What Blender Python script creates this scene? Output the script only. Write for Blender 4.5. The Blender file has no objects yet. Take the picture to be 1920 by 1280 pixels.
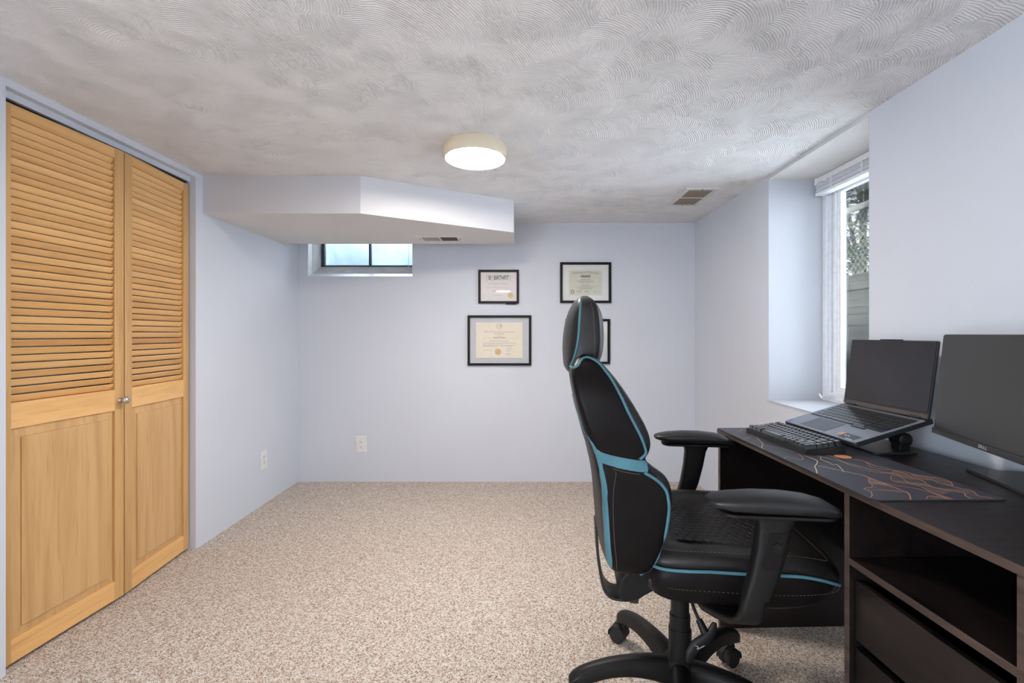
import bpy, bmesh, math, random
from mathutils import Vector, Matrix

random.seed(7)
S = bpy.context.scene
COL = S.collection
R = math.radians

# ------------------------------------------------------------------ camera
F, CX, CY, EYE = 870.0, 976.0, 626.0, 1.13
cd = bpy.data.cameras.new('camera')
cam = bpy.data.objects.new('camera', cd)
COL.objects.link(cam)
cam.location = (0, 0, EYE)
cam.rotation_euler = (R(90), 0, 0)
cd.sensor_width = 36
cd.lens = 36 * F / 1920
cd.shift_x = (960 - CX) / 1920
cd.shift_y = (CY - 640) / 1920
cd.clip_start = 0.02
S.camera = cam

# ------------------------------------------------------------------ world, lights, exposure
YN_ = -2.8
SKY = 11.0
LAMP = 98.0
w = bpy.data.worlds.new('world')
S.world = w
w.use_nodes = True
bg = w.node_tree.nodes['Background']
bg.inputs[0].default_value = (0.78, 0.89, 1.0, 1)
bg.inputs[1].default_value = SKY
S.view_settings.view_transform = 'Standard'
S.view_settings.look = 'None'
S.view_settings.gamma = 1
S.view_settings.use_curve_mapping = False
S.view_settings.exposure = 0.53


def portal(name, loc, rot, sx, sy):
    l = bpy.data.lights.new(name, 'AREA')
    l.shape = 'RECTANGLE'
    l.size, l.size_y = sx, sy
    l.cycles.is_portal = True
    o = bpy.data.objects.new(name, l)
    o.location, o.rotation_euler = loc, rot
    o['kind'] = 'helper'
    COL.objects.link(o)


portal('window_portal', (1.70, 2.1375, 1.36), (0, R(90), 0), 1.2, 0.74)
portal('fill_window_portal', (-1.84, -1.4, 1.06), (0, R(-90), 0), 1.62, 1.6)  # portal of the added window behind the camera
portal('basement_window_portal', (-1.22, 3.83, 1.80), (R(-90), 0, 0), 0.86, 0.36)

# ------------------------------------------------------------------ node helpers


class N:
    def __init__(s, name):
        s.m = bpy.data.materials.new(name)
        s.m.use_nodes = True
        s.t = s.m.node_tree
        s.b = s.t.nodes['Principled BSDF']
        s.out = s.t.nodes['Material Output']

    def n(s, typ, ins=None, **kw):
        nd = s.t.nodes.new(typ)
        for k, v in kw.items():
            setattr(nd, k, v)
        for k, v in (ins or {}).items():
            if isinstance(v, bpy.types.NodeSocket):
                s.t.links.new(v, nd.inputs[k])
            else:
                nd.inputs[k].default_value = v
        return nd

    def link(s, a, b):
        s.t.links.new(a, b)

    def math(s, op, a, b=0.0, c=0.0):
        return s.n('ShaderNodeMath', {0: a, 1: b, 2: c}, operation=op).outputs[0]

    def co(s, scale=(1, 1, 1), src='Object'):
        tc = s.n('ShaderNodeTexCoord')
        mp = s.n('ShaderNodeMapping', {'Vector': tc.outputs[src], 'Scale': scale})
        return mp.outputs[0]

    def ramp(s, fac, stops, interp='LINEAR'):
        r = s.n('ShaderNodeValToRGB', {0: fac})
        e = r.color_ramp
        e.interpolation = interp
        while len(e.elements) < len(stops):
            e.elements.new(0.5)
        for i, (p, c) in enumerate(stops):
            e.elements[i].position = p
            e.elements[i].color = (*c, 1)
        return r.outputs[0]

    def mix(s, f, a, b, mode='MIX'):
        m = s.n('ShaderNodeMix', data_type='RGBA', blend_type=mode)
        for sock, v in ((m.inputs[0], f), (m.inputs[6], a), (m.inputs[7], b)):
            if isinstance(v, bpy.types.NodeSocket):
                s.link(v, sock)
            elif isinstance(v, tuple) and len(v) == 3:
                sock.default_value = (*v, 1)
            else:
                sock.default_value = v
        return m.outputs[2]

    def bump(s, h, strength=0.3, dist=0.01, normal=None):
        b = s.n('ShaderNodeBump', {'Height': h, 'Strength': strength, 'Distance': dist})
        if normal:
            s.link(normal, b.inputs['Normal'])
        s.link(b.outputs[0], s.b.inputs['Normal'])
        return b.outputs[0]


def lin(r, g, b):
    f = lambda c: c / 12.92 if c <= 0.04045 else ((c + 0.055) / 1.055) ** 2.4
    return tuple(f(v / 255) for v in (r, g, b))


def plain(name, col, rough=0.5, metal=0.0, noise=0.06, nscale=40, bump=0.0, bscale=300, coat=0.0, spec=0.5):
    q = N(name)
    nz = q.n('ShaderNodeTexNoise', {'Vector': q.co(), 'Scale': nscale, 'Detail': 4})
    c1 = tuple(v * (1 - noise) for v in col)
    c2 = tuple(min(1, v * (1 + noise)) for v in col)
    q.link(q.ramp(nz.outputs[0], [(0.3, c1), (0.7, c2)]), q.b.inputs['Base Color'])
    q.b.inputs['Roughness'].default_value = rough
    q.b.inputs['Metallic'].default_value = metal
    q.b.inputs['Specular IOR Level'].default_value = spec
    if coat:
        q.b.inputs['Coat Weight'].default_value = coat
        q.b.inputs['Coat Roughness'].default_value = 0.1
    if bump:
        nb = q.n('ShaderNodeTexNoise', {'Vector': q.co(), 'Scale': bscale, 'Detail': 3})
        q.bump(nb.outputs[0], bump, 0.002)
    return q.m


def mat_wall(name, col):
    q = N(name)
    a = q.n('ShaderNodeTexNoise', {'Vector': q.co(), 'Scale': 1.3, 'Detail': 3})
    q.link(q.ramp(a.outputs[0], [(0.3, tuple(v * 0.97 for v in col)), (0.7, tuple(v * 1.02 for v in col))]), q.b.inputs['Base Color'])
    q.b.inputs['Roughness'].default_value = 0.55
    q.b.inputs['Specular IOR Level'].default_value = 0.35
    b = q.n('ShaderNodeTexNoise', {'Vector': q.co(), 'Scale': 9, 'Detail': 3})
    c = q.n('ShaderNodeTexNoise', {'Vector': q.co(), 'Scale': 160, 'Detail': 2})
    h = q.math('ADD', q.math('MULTIPLY', b.outputs[0], 0.6), q.math('MULTIPLY', c.outputs[0], 0.05))
    q.bump(h, 0.5, 0.006)
    return q.m


def mat_ceiling(name, col, scale=3.4, strength=1.0):
    """comb-swirled plaster: overlapping fans of concentric ridges"""
    q = N(name)
    base = q.co((1, 1, 1))
    wob = q.n('ShaderNodeTexNoise', {'Vector': base, 'Scale': 5.0, 'Detail': 2})
    wv = q.n('ShaderNodeVectorMath', {0: wob.outputs['Color'], 1: (0.5, 0.5, 0.5)}, operation='SUBTRACT').outputs[0]
    wv = q.n('ShaderNodeVectorMath', {0: wv, 'Scale': 0.035}, operation='SCALE').outputs[0]
    p = q.n('ShaderNodeVectorMath', {0: base, 1: wv}, operation='ADD').outputs[0]
    # slow waviness of the ridges themselves
    jit = q.n('ShaderNodeTexNoise', {'Vector': base, 'Scale': 45.0, 'Detail': 3}).outputs[0]

    def fan(off, sc, shift, freq):
        pv = q.n('ShaderNodeVectorMath', {0: p, 1: off}, operation='ADD').outputs[0]
        v = q.n('ShaderNodeTexVoronoi', {'Vector': pv, 'Scale': sc, 'Randomness': 0.95}, voronoi_dimensions='2D')
        rnd = q.n('ShaderNodeVectorMath', {0: v.outputs['Color'], 1: (0.5, 0.5, 0.5)}, operation='SUBTRACT').outputs[0]
        rnd = q.n('ShaderNodeVectorMath', {0: rnd, 'Scale': 0.10}, operation='SCALE').outputs[0]
        sh = q.n('ShaderNodeVectorMath', {0: rnd, 1: shift}, operation='ADD').outputs[0]
        d = q.n('ShaderNodeVectorMath', {0: pv, 1: v.outputs['Position']}, operation='SUBTRACT').outputs[0]
        d = q.n('ShaderNodeVectorMath', {0: d, 1: sh}, operation='SUBTRACT').outputs[0]
        d = q.n('ShaderNodeVectorMath', {0: d, 1: (1, 1, 0)}, operation='MULTIPLY').outputs[0]
        ln = q.n('ShaderNodeVectorMath', {0: d}, operation='LENGTH').outputs['Value']
        ln = q.math('ADD', ln, q.math('MULTIPLY', jit, 0.005))
        s_ = q.math('SINE', q.math('MULTIPLY', ln, freq))
        s_ = q.math('POWER', q.math('MULTIPLY_ADD', s_, 0.5, 0.5), 2.4)
        return s_, v.outputs['Color']
    f1, c1 = fan((0, 0, 0), scale * 1.45, (-0.11, 0.12, 0), 780)
    f2, c2 = fan((3.7, 1.9, 0), scale * 1.9, (-0.13, 0.07, 0), 850)
    msk = q.n('ShaderNodeTexNoise', {'Vector': p, 'Scale': 4.5, 'Detail': 1}).outputs[0]
    msk = q.n('ShaderNodeMapRange', {0: msk, 1: 0.47, 2: 0.53}).outputs[0]
    mx = q.n('ShaderNodeMix', {0: msk, 2: f1, 3: f2}).outputs[0]
    # smoother, scraped patches
    flat = q.n('ShaderNodeTexNoise', {'Vector': p, 'Scale': 9.0, 'Detail': 3, 'Roughness': 0.6}).outputs[0]
    flat = q.n('ShaderNodeMapRange', {0: flat, 1: 0.38, 2: 0.60, 3: 0.45, 4: 1.0}).outputs[0]
    lump = q.n('ShaderNodeTexNoise', {'Vector': base, 'Scale': 7.0, 'Detail': 5}).outputs[0]
    h = q.math('ADD', q.math('MULTIPLY', q.math('SUBTRACT', mx, 0.34), flat), q.math('MULTIPLY', lump, 0.12))
    fine = q.n('ShaderNodeTexNoise', {'Vector': base, 'Scale': 90.0, 'Detail': 3}).outputs[0]
    h = q.math('ADD', h, q.math('MULTIPLY', fine, 0.5))
    q.bump(h, strength, 0.0034)
    st = q.n('ShaderNodeTexNoise', {'Vector': base, 'Scale': 2.1, 'Detail': 5, 'Roughness': 0.6}).outputs[0]
    colr = q.ramp(st, [(0.3, tuple(v * 0.985 for v in col)), (0.6, col)])
    # relief shading painted into the colour: grooves darker, ridges lighter
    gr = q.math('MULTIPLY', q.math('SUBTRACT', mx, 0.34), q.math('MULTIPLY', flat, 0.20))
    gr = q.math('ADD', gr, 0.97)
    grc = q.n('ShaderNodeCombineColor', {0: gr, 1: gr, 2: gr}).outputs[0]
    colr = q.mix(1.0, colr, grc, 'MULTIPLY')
    q.link(colr, q.b.inputs['Base Color'])
    q.b.inputs['Roughness'].default_value = 0.6
    q.b.inputs['Specular IOR Level'].default_value = 0.3
    return q.m


def mat_carpet():
    q = N('carpet_berber')
    base = q.co()
    n0 = q.n('ShaderNodeTexNoise', {'Vector': base, 'Scale': 120, 'Detail': 2})
    wv = q.n('ShaderNodeVectorMath', {0: n0.outputs['Color'], 'Scale': 0.006}, operation='SCALE').outputs[0]
    p = q.n('ShaderNodeVectorMath', {0: base, 1: wv}, operation='ADD').outputs[0]
    v = q.n('ShaderNodeTexVoronoi', {'Vector': p, 'Scale': 210.0, 'Randomness': 1.0}, voronoi_dimensions='2D')
    sep = q.n('ShaderNodeSeparateColor', {0: v.outputs['Color']})
    na = q.n('ShaderNodeTexNoise', {'Vector': base, 'Scale': 255, 'Detail': 2, 'Roughness': 0.6}).outputs[0]
    t = q.math('ADD', q.math('MULTIPLY', na, 0.75), q.math('MULTIPLY', sep.outputs[0], 0.25))
    c = q.ramp(t, [(0.32, lin(96, 80, 70)), (0.40, lin(166, 147, 131)), (0.46, lin(220, 207, 194)), (0.56, lin(240, 231, 221)), (0.70, lin(251, 247, 241))])
    tan = q.n('ShaderNodeMapRange', {0: sep.outputs[1], 1: 0.66, 2: 0.95, 3: 0.0, 4: 0.5}).outputs[0]
    c = q.mix(tan, c, lin(198, 152, 118))
    n2 = q.n('ShaderNodeTexNoise', {'Vector': base, 'Scale': 38, 'Detail': 3}).outputs[0]
    c = q.mix(q.n('ShaderNodeMapRange', {0: n2, 1: 0.45, 2: 0.68, 3: 0.0, 4: 0.22}).outputs[0], c, lin(196, 170, 146))
    n3 = q.n('ShaderNodeTexNoise', {'Vector': base, 'Scale': 1.6, 'Detail': 3}).outputs[0]
    c = q.mix(q.n('ShaderNodeMapRange', {0: n3, 1: 0.35, 2: 0.7, 3: 0.0, 4: 0.12}).outputs[0], c, lin(190, 165, 140))
    q.link(c, q.b.inputs['Base Color'])
    q.b.inputs['Roughness'].default_value = 0.95
    q.b.inputs['Specular IOR Level'].default_value = 0.1
    hgt = q.math('ADD', na, q.math('MULTIPLY', v.outputs['Distance'], -0.5))
    q.bump(hgt, 1.0, 0.006)
    return q.m


def mat_wood(name, axis, base=(200, 150, 92), rough=0.38):
    """clear varnished hardwood, grain along axis (0 x, 1 y, 2 z)"""
    q = N(name)
    sc = [15.0, 15.0, 15.0]
    sc[axis] = 0.9
    tc = q.n('ShaderNodeTexCoord')
    geo = q.n('ShaderNodeNewGeometry')
    rnd = geo.outputs['Random Per Island']
    off = q.n('ShaderNodeCombineXYZ', {0: q.math('MULTIPLY', rnd, 7.3), 1: q.math('MULTIPLY', rnd, 3.1), 2: q.math('MULTIPLY', rnd, 5.7)}).outputs[0]
    v = q.n('ShaderNodeVectorMath', {0: tc.outputs['Object'], 1: off}, operation='ADD').outputs[0]
    v = q.n('ShaderNodeVectorMath', {0: v, 1: tuple(sc)}, operation='MULTIPLY').outputs[0]
    a = q.n('ShaderNodeTexNoise', {'Vector': v, 'Scale': 1.0, 'Detail': 5, 'Roughness': 0.6, 'Distortion': 0.6}).outputs[0]
    v2 = q.n('ShaderNodeVectorMath', {0: v, 1: (6, 6, 6)}, operation='MULTIPLY').outputs[0]
    b = q.n('ShaderNodeTexNoise', {'Vector': v2, 'Scale': 1.0, 'Detail': 3}).outputs[0]
    br, bgc, bb = base
    c = q.ramp(a, [(0.25, lin(br * 0.90, bgc * 0.86, bb * 0.80)), (0.5, lin(br, bgc, bb)), (0.75, lin(min(255, br * 1.04), bgc * 1.05, bb * 1.08))])
    c = q.mix(q.n('ShaderNodeMapRange', {0: b, 1: 0.55, 2: 0.75, 3: 0.0, 4: 0.28}).outputs[0], c, lin(br * 0.66, bgc * 0.58, bb * 0.48))
    c = q.mix(0.8, c, q.ramp(rnd, [(0.0, (0.74, 0.64, 0.55)), (0.15, (0.90, 0.86, 0.80)), (0.5, (1.0, 1.0, 1.0)), (1.0, (1.0, 0.95, 0.86))]), 'MULTIPLY')
    q.link(c, q.b.inputs['Base Color'])
    q.b.inputs['Roughness'].default_value = rough
    q.bump(b, 0.08, 0.001)
    return q.m


def mat_dark_wood(name, base=(24, 18, 17), rough=0.35):
    q = N(name)
    v = q.co((26, 2.2, 26))
    a = q.n('ShaderNodeTexNoise', {'Vector': v, 'Scale': 2, 'Detail': 6, 'Roughness': 0.65}).outputs[0]
    c = q.ramp(a, [(0.3, lin(*[k * 0.7 for k in base])), (0.7, lin(*[k * 1.35 for k in base]))])
    q.link(c, q.b.inputs['Base Color'])
    s = q.n('ShaderNodeTexNoise', {'Vector': q.co((3, 60, 3)), 'Scale': 3, 'Detail': 3}).outputs[0]
    q.link(q.n('ShaderNodeMapRange', {0: s, 3: rough - 0.06, 4: rough + 0.1}).outputs[0], q.b.inputs['Roughness'])
    q.bump(a, 0.1, 0.001)
    return q.m


def mat_leather(name, col, rough=0.38, pattern=None, spec=0.11):
    q = N(name)
    v = q.n('ShaderNodeTexVoronoi', {'Vector': q.co(), 'Scale': 420.0})
    nz = q.n('ShaderNodeTexNoise', {'Vector': q.co(), 'Scale': 12, 'Detail': 4}).outputs[0]
    q.link(q.ramp(nz, [(0.3, tuple(k * 0.85 for k in col)), (0.7, tuple(k * 1.15 for k in col))]), q.b.inputs['Base Color'])
    q.b.inputs['Roughness'].default_value = rough
    q.b.inputs['Specular IOR Level'].default_value = spec
    if pattern == 'ribs':
        tc = q.n('ShaderNodeTexCoord')
        sp = q.n('ShaderNodeSeparateXYZ', {0: tc.outputs['Object']})
        a = q.math('SINE', q.math('MULTIPLY', q.math('ADD', sp.outputs[2], q.math('MULTIPLY', sp.outputs[0], -0.6)), 1500))
        b = q.math('SINE', q.math('MULTIPLY', sp.outputs[1], 500))
        q.bump(q.math('ADD', a, q.math('MULTIPLY', b, 0.3)), 0.35, 0.0008)
    else:
        q.bump(v.outputs['Distance'], 0.12, 0.0008)
    return q.m


def emit(name, col, strength):
    q = N(name)
    q.b.inputs['Base Color'].default_value = (*col, 1)
    q.b.inputs['Emission Color'].default_value = (*col, 1)
    q.b.inputs['Emission Strength'].default_value = strength
    return q.m


def mat_glass(name, refl=0.08, tint=(1, 1, 1)):
    """thin flat pane: clear transmission with a Fresnel reflection"""
    q = N(name)
    tr = q.n('ShaderNodeBsdfTransparent', {0: (*tint, 1)})
    gl = q.n('ShaderNodeBsdfGlossy', {'Roughness': 0.01})
    fr = q.n('ShaderNodeFresnel', {'IOR': 1.5}).outputs[0]
    nz = q.n('ShaderNodeTexNoise', {'Vector': q.co(), 'Scale': 3}).outputs[0]
    f = q.math('MULTIPLY', fr, q.n('ShaderNodeMapRange', {0: nz, 3: refl * 10, 4: refl * 14}).outputs[0])
    mx = q.n('ShaderNodeMixShader', {0: f, 1: tr.outputs[0], 2: gl.outputs[0]})
    q.link(mx.outputs[0], q.out.inputs[0])
    return q.m


M = {
    'wall': mat_wall('wall_paint', lin(209, 213, 222)),
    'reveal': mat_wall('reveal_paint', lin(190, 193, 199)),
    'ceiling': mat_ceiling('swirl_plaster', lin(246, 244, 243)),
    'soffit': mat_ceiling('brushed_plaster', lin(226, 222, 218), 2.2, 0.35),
    'carpet': mat_carpet(),
    'wood_z': mat_wood('honey_wood_upright', 2, (206, 164, 108)),
    'wood_x': mat_wood('honey_wood_crosswise', 0, (230, 182, 120)),
    'panel_wood': mat_wood('honey_wood_panel', 2, (208, 167, 114), 0.42),
    'dark_wood': mat_dark_wood('espresso_laminate'),
    'dark_edge': mat_dark_wood('espresso_edge_band', (66, 52, 46), 0.5),
    'white': plain('white_enamel', lin(236, 238, 240), 0.35),
    'vinyl': plain('white_vinyl', lin(228, 231, 238), 0.3),
    'outlet': plain('white_outlet_plastic', lin(226, 226, 224), 0.35),
    'slot': plain('dark_slot', (0.03, 0.03, 0.03), 0.6),
    'cream': plain('cream_lamp_ring', lin(222, 208, 182), 0.45, noise=0.01),
    'black_metal': plain('black_coated_metal', (0.012, 0.012, 0.013), 0.4),
    'track': plain('dark_track', (0.01, 0.01, 0.01), 0.5),
    'chrome': plain('brushed_nickel', (0.62, 0.60, 0.57), 0.22, 1.0),
    'brass': plain('worn_gold', lin(196, 158, 80), 0.4, 0.6),
    'plastic': plain('black_nylon_plastic', (0.006, 0.0055, 0.0055), 0.45, spec=0.28, bump=0.15, bscale=900),
    'rubber': plain('black_rubber', (0.012, 0.012, 0.012), 0.7),
    'leather': mat_leather('black_leather', (0.007, 0.0055, 0.0055), 0.4),
    'leather_soft': mat_leather('soft_black_leather', (0.010, 0.009, 0.009), 0.4, spec=0.35),
    'carbon': mat_leather('ribbed_black_leather', (0.007, 0.007, 0.008), 0.33, 'ribs', spec=0.5),
    'teal': mat_leather('teal_leather', lin(76, 118, 130), 0.6, spec=0.2),
    'thread': plain('grey_thread', lin(88, 76, 66), 0.8),
    'pad': plain('soft_touch_arm_pad', (0.010, 0.010, 0.011), 0.38, spec=0.45),
    'frame': plain('black_frame', (0.010, 0.008, 0.008), 0.45, spec=0.2),
    'mat_board': plain('white_mat_board', lin(238, 236, 232), 0.8, noise=0.02),
    'paper': plain('white_paper', lin(238, 232, 230), 0.7, noise=0.02),
    'parchment': plain('cream_parchment', lin(238, 227, 206), 0.7, noise=0.03),
    'green_paper': plain('pale_green_paper', lin(222, 220, 200), 0.7, noise=0.03),
    'ink': plain('dark_ink', (0.05, 0.045, 0.045), 0.7),
    'ink_grey': plain('grey_ink', (0.25, 0.22, 0.2), 0.7),
    'ink_pink': plain('faded_pink_ink', lin(196, 172, 168), 0.7),
    'ink_gold': plain('gold_ink', lin(186, 158, 104), 0.6),
    'steel': plain('dark_steel_window_frame', lin(58, 74, 86), 0.5, noise=0.15),
    'screen': plain('black_screen', (0.022, 0.021, 0.025), 0.22, noise=0.15, nscale=5),
    'screen_monitor': plain('matte_black_screen', (0.032, 0.03, 0.029), 0.3, noise=0.1, nscale=4),
    'laptop': plain('dark_grey_laptop_metal', lin(134, 141, 152), 0.36, 0.35),
    'laptop_dark': plain('laptop_black_edge', (0.014, 0.014, 0.016), 0.4),
    'key': plain('black_keycap', (0.024, 0.025, 0.029), 0.26, coat=0.6),
    'bezel': plain('black_bezel', (0.02, 0.02, 0.021), 0.33),
    'hinge_strip': plain('bronze_grey_strip', lin(96, 88, 84), 0.35, 0.6),
    'mat': plain('slate_desk_mat', lin(50, 52, 64), 0.4, bump=0.3, bscale=1500),
    'copper': plain('copper_print', lin(214, 140, 96), 0.5),
    'pale_copper': plain('pale_gold_print', lin(222, 196, 150), 0.5),
    'dim_print': plain('grey_print', lin(150, 122, 108), 0.55),
    'mat_edge': plain('stitched_mat_edge', (0.012, 0.012, 0.014), 0.8),
    'blue_sticker': plain('blue_sticker', lin(40, 100, 180), 0.4),
    'orange_sticker': plain('orange_sticker', lin(205, 150, 120), 0.5),
    'white_ink': plain('white_print', lin(215, 215, 215), 0.5),
    'glass': mat_glass('clear_window_glass'),
    'picture_glass': mat_glass('picture_glass', 0.09),
    'blind': plain('white_blind_slats', lin(222, 224, 232), 0.45),
    'vent_white': plain('white_vent_metal', lin(212, 212, 208), 0.4),
    'vent_tan': plain('tan_vent_slats', lin(150, 135, 120), 0.6),
    'vent_dark': plain('dark_duct', lin(66, 54, 44), 0.9),
    'concrete': plain('whitewashed_concrete', lin(205, 203, 203), 0.85, noise=0.14, nscale=14, bump=0.9, bscale=60),
    'timber': None, 'snow': plain('old_snow', lin(226, 228, 232), 0.8, bump=0.6, bscale=30),
    'earth': plain('bare_earth', lin(120, 100, 84), 0.95, noise=0.4, nscale=20),
    'wire': plain('galvanised_wire', lin(205, 208, 206), 0.5, 0.3),
    'rail': plain('weathered_rail', lin(196, 190, 178), 0.7, noise=0.15),
    'leaf': None, 'bark': plain('bark', lin(92, 76, 60), 0.9, noise=0.3),
    'well': None,
}


def _timber():
    q = N('weathered_timber')
    v = q.co((30, 1.5, 30))
    a = q.n('ShaderNodeTexNoise', {'Vector': v, 'Scale': 2, 'Detail': 6, 'Roughness': 0.7}).outputs[0]
    c = q.ramp(a, [(0.3, lin(70, 66, 56)), (0.5, lin(116, 111, 98)), (0.75, lin(150, 144, 128))])
    b = q.n('ShaderNodeTexNoise', {'Vector': q.co(), 'Scale': 3, 'Detail': 3}).outputs[0]
    c = q.mix(q.n('ShaderNodeMapRange', {0: b, 1: 0.45, 2: 0.7, 3: 0, 4: 0.5}).outputs[0], c, lin(66, 74, 58))
    q.link(c, q.b.inputs['Base Color'])
    q.b.inputs['Roughness'].default_value = 0.9
    q.bump(a, 0.6, 0.01)
    return q.m


def _leaf():
    q = N('evergreen_leaf')
    rnd = q.n('ShaderNodeNewGeometry').outputs['Random Per Island']
    c = q.ramp(rnd, [(0, lin(58, 70, 44)), (0.4, lin(104, 116, 72)), (0.75, lin(138, 140, 94)), (0.92, lin(160, 130, 84)), (1, lin(186, 184, 166))])
    q.link(c, q.b.inputs['Base Color'])
    q.b.inputs['Roughness'].default_value = 0.5
    return q.m


def _well():
    q = N('galvanised_well_wall')
    a = q.n('ShaderNodeTexNoise', {'Vector': q.co((1, 1, 1)), 'Scale': 5, 'Detail': 4}).outputs[0]
    q.link(q.ramp(a, [(0.3, lin(84, 100, 108)), (0.7, lin(112, 126, 130))]), q.b.inputs['Base Color'])
    q.b.inputs['Roughness'].default_value = 0.5
    return q.m


M['timber'], M['leaf'], M['well'] = _timber(), _leaf(), _well()

# ------------------------------------------------------------------ mesh helpers


class MB:
    def __init__(s):
        s.v, s.f, s.mi = [], [], []

    def add(s, v, f, mi=0):
        o = len(s.v)
        s.v += [tuple(p) for p in v]
        s.f += [tuple(i + o for i in q) for q in f]
        s.mi += [mi] * len(f)
        return s

    def box(s, a, b, mi=0, mat=None):
        x0, y0, z0 = [min(p, q) for p, q in zip(a, b)]
        x1, y1, z1 = [max(p, q) for p, q in zip(a, b)]
        v = [Vector(p) for p in ((x0, y0, z0), (x1, y0, z0), (x1, y1, z0), (x0, y1, z0), (x0, y0, z1), (x1, y0, z1), (x1, y1, z1), (x0, y1, z1))]
        if mat is not None:
            v = [mat @ p for p in v]
        return s.add(v, [(0, 3, 2, 1), (4, 5, 6, 7), (0, 1, 5, 4), (1, 2, 6, 5), (2, 3, 7, 6), (3, 0, 4, 7)], mi)

    def prism(s, poly, z0, z1, mi=0, mat=None):
        """poly: list of (x, y) CCW, extruded z0..z1"""
        n = len(poly)
        v = [Vector((x, y, z0)) for x, y in poly] + [Vector((x, y, z1)) for x, y in poly]
        if mat is not None:
            v = [mat @ p for p in v]
        f = [tuple(reversed(range(n))), tuple(range(n, 2 * n))]
        f += [(i, (i + 1) % n, (i + 1) % n + n, i + n) for i in range(n)]
        return s.add(v, f, mi)

    def lathe(s, prof, n=32, mi=0, mat=None, cap=True):
        """prof: (r, z) list from bottom to top about z"""
        v, f = [], []
        for r, z in prof:
            for i in range(n):
                a = 2 * math.pi * i / n
                v.append(Vector((r * math.cos(a), r * math.sin(a), z)))
        for k in range(len(prof) - 1):
            for i in range(n):
                j = (i + 1) % n
                f.append((k * n + i, k * n + j, (k + 1) * n + j, (k + 1) * n + i))
        if cap:
            f.append(tuple(reversed(range(n))))
            f.append(tuple(range((len(prof) - 1) * n, len(prof) * n)))
        if mat is not None:
            v = [mat @ p for p in v]
        return s.add(v, f, mi)

    def loft(s, rings, mi=0, cap=True, closed=True):
        n = len(rings[0])
        v = [p for r in rings for p in r]
        f = []
        for k in range(len(rings) - 1):
            for i in range(n if closed else n - 1):
                j = (i + 1) % n
                f.append((k * n + i, k * n + j, (k + 1) * n + j, (k + 1) * n + i))
        if cap and closed:
            f.append(tuple(reversed(range(n))))
            f.append(tuple(range((len(rings) - 1) * n, len(rings) * n)))
        return s.add(v, f, mi)

    def tube(s, pts, r, n=10, mi=0, sq=1.0, up=None):
        """round tube along pts, r number or list; sq flattens across"""
        pts = [Vector(p) for p in pts]
        rr = r if isinstance(r, (list, tuple)) else [r] * len(pts)
        rings = []
        u = None
        for i, p in enumerate(pts):
            t = (pts[min(i + 1, len(pts) - 1)] - pts[max(i - 1, 0)]).normalized()
            if u is None:
                u = Vector(up) if up else (Vector((0, 0, 1)) if abs(t.z) < 0.9 else Vector((1, 0, 0)))
            u = (u - t * u.dot(t)).normalized()
            w_ = t.cross(u)
            rings.append([p + u * (rr[i] * sq * math.cos(2 * math.pi * k / n)) + w_ * (rr[i] * math.sin(2 * math.pi * k / n)) for k in range(n)])
        return s.loft(rings, mi)

    def ribbon(s, a, b, thick, nrm, mi=0):
        """solid strip between polylines a and b; nrm = outward normals list"""
        n = len(a)
        v = []
        for i in range(n):
            k = nrm[i] * thick
            v += [a[i], b[i], b[i] + k, a[i] + k]
        f = []
        for i in range(n - 1):
            for q in range(4):
                r_ = (q + 1) % 4
                f.append((i * 4 + q, i * 4 + r_, (i + 1) * 4 + r_, (i + 1) * 4 + q))
        f += [(3, 2, 1, 0), tuple((n - 1) * 4 + k for k in range(4))]
        return s.add(v, f, mi)

    def build(s, name, mats, parent=None, smooth=False, bevel=0.0, seg=2, subsurf=0, angle=40, loc=None, rot=None):
        me = bpy.data.meshes.new(name)
        me.from_pydata(s.v, [], s.f)
        if not isinstance(mats, (list, tuple)):
            mats = [mats]
        for m in mats:
            me.materials.append(m)
        if any(s.mi):
            me.polygons.foreach_set('material_index', s.mi)
        bm = bmesh.new()
        bm.from_mesh(me)
        bmesh.ops.recalc_face_normals(bm, faces=bm.faces)
        bm.to_mesh(me)
        bm.free()
        if smooth:
            me.polygons.foreach_set('use_smooth', [True] * len(me.polygons))
            if angle < 180:
                me.set_sharp_from_angle(angle=R(angle))
        me.update()
        o = bpy.data.objects.new(name, me)
        COL.objects.link(o)
        if parent is not None:
            o.parent = parent
        if loc:
            o.location = loc
        if rot:
            o.rotation_euler = rot
        if bevel:
            b = o.modifiers.new('bevel', 'BEVEL')
            b.width, b.segments, b.limit_method = bevel, seg, 'ANGLE'
            b.angle_limit = R(35)
        if subsurf:
            q = o.modifiers.new('subsurf', 'SUBSURF')
            q.levels = q.render_levels = subsurf
        return o


def tag(o, label, cat=None, group=None, kind=None):
    o['label'] = label
    if cat:
        o['category'] = cat
    if group:
        o['group'] = group
    if kind:
        o['kind'] = kind
    return o


def empty(name, loc, rz=0.0, parent=None, rot=None):
    o = bpy.data.objects.new(name, None)
    o.empty_display_size = 0.05
    o.location = loc
    o.rotation_euler = rot if rot else (0, 0, rz)
    COL.objects.link(o)
    if parent:
        o.parent = parent
    return o


def copy_tree(o, parent=None):
    c = o.copy()
    COL.objects.link(c)
    if parent is not None:
        c.parent = parent
    for ch in list(o.children):
        copy_tree(ch, c)
    return c


def struct(o, label):
    o['label'] = label
    o['kind'] = 'structure'
    return o


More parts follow.
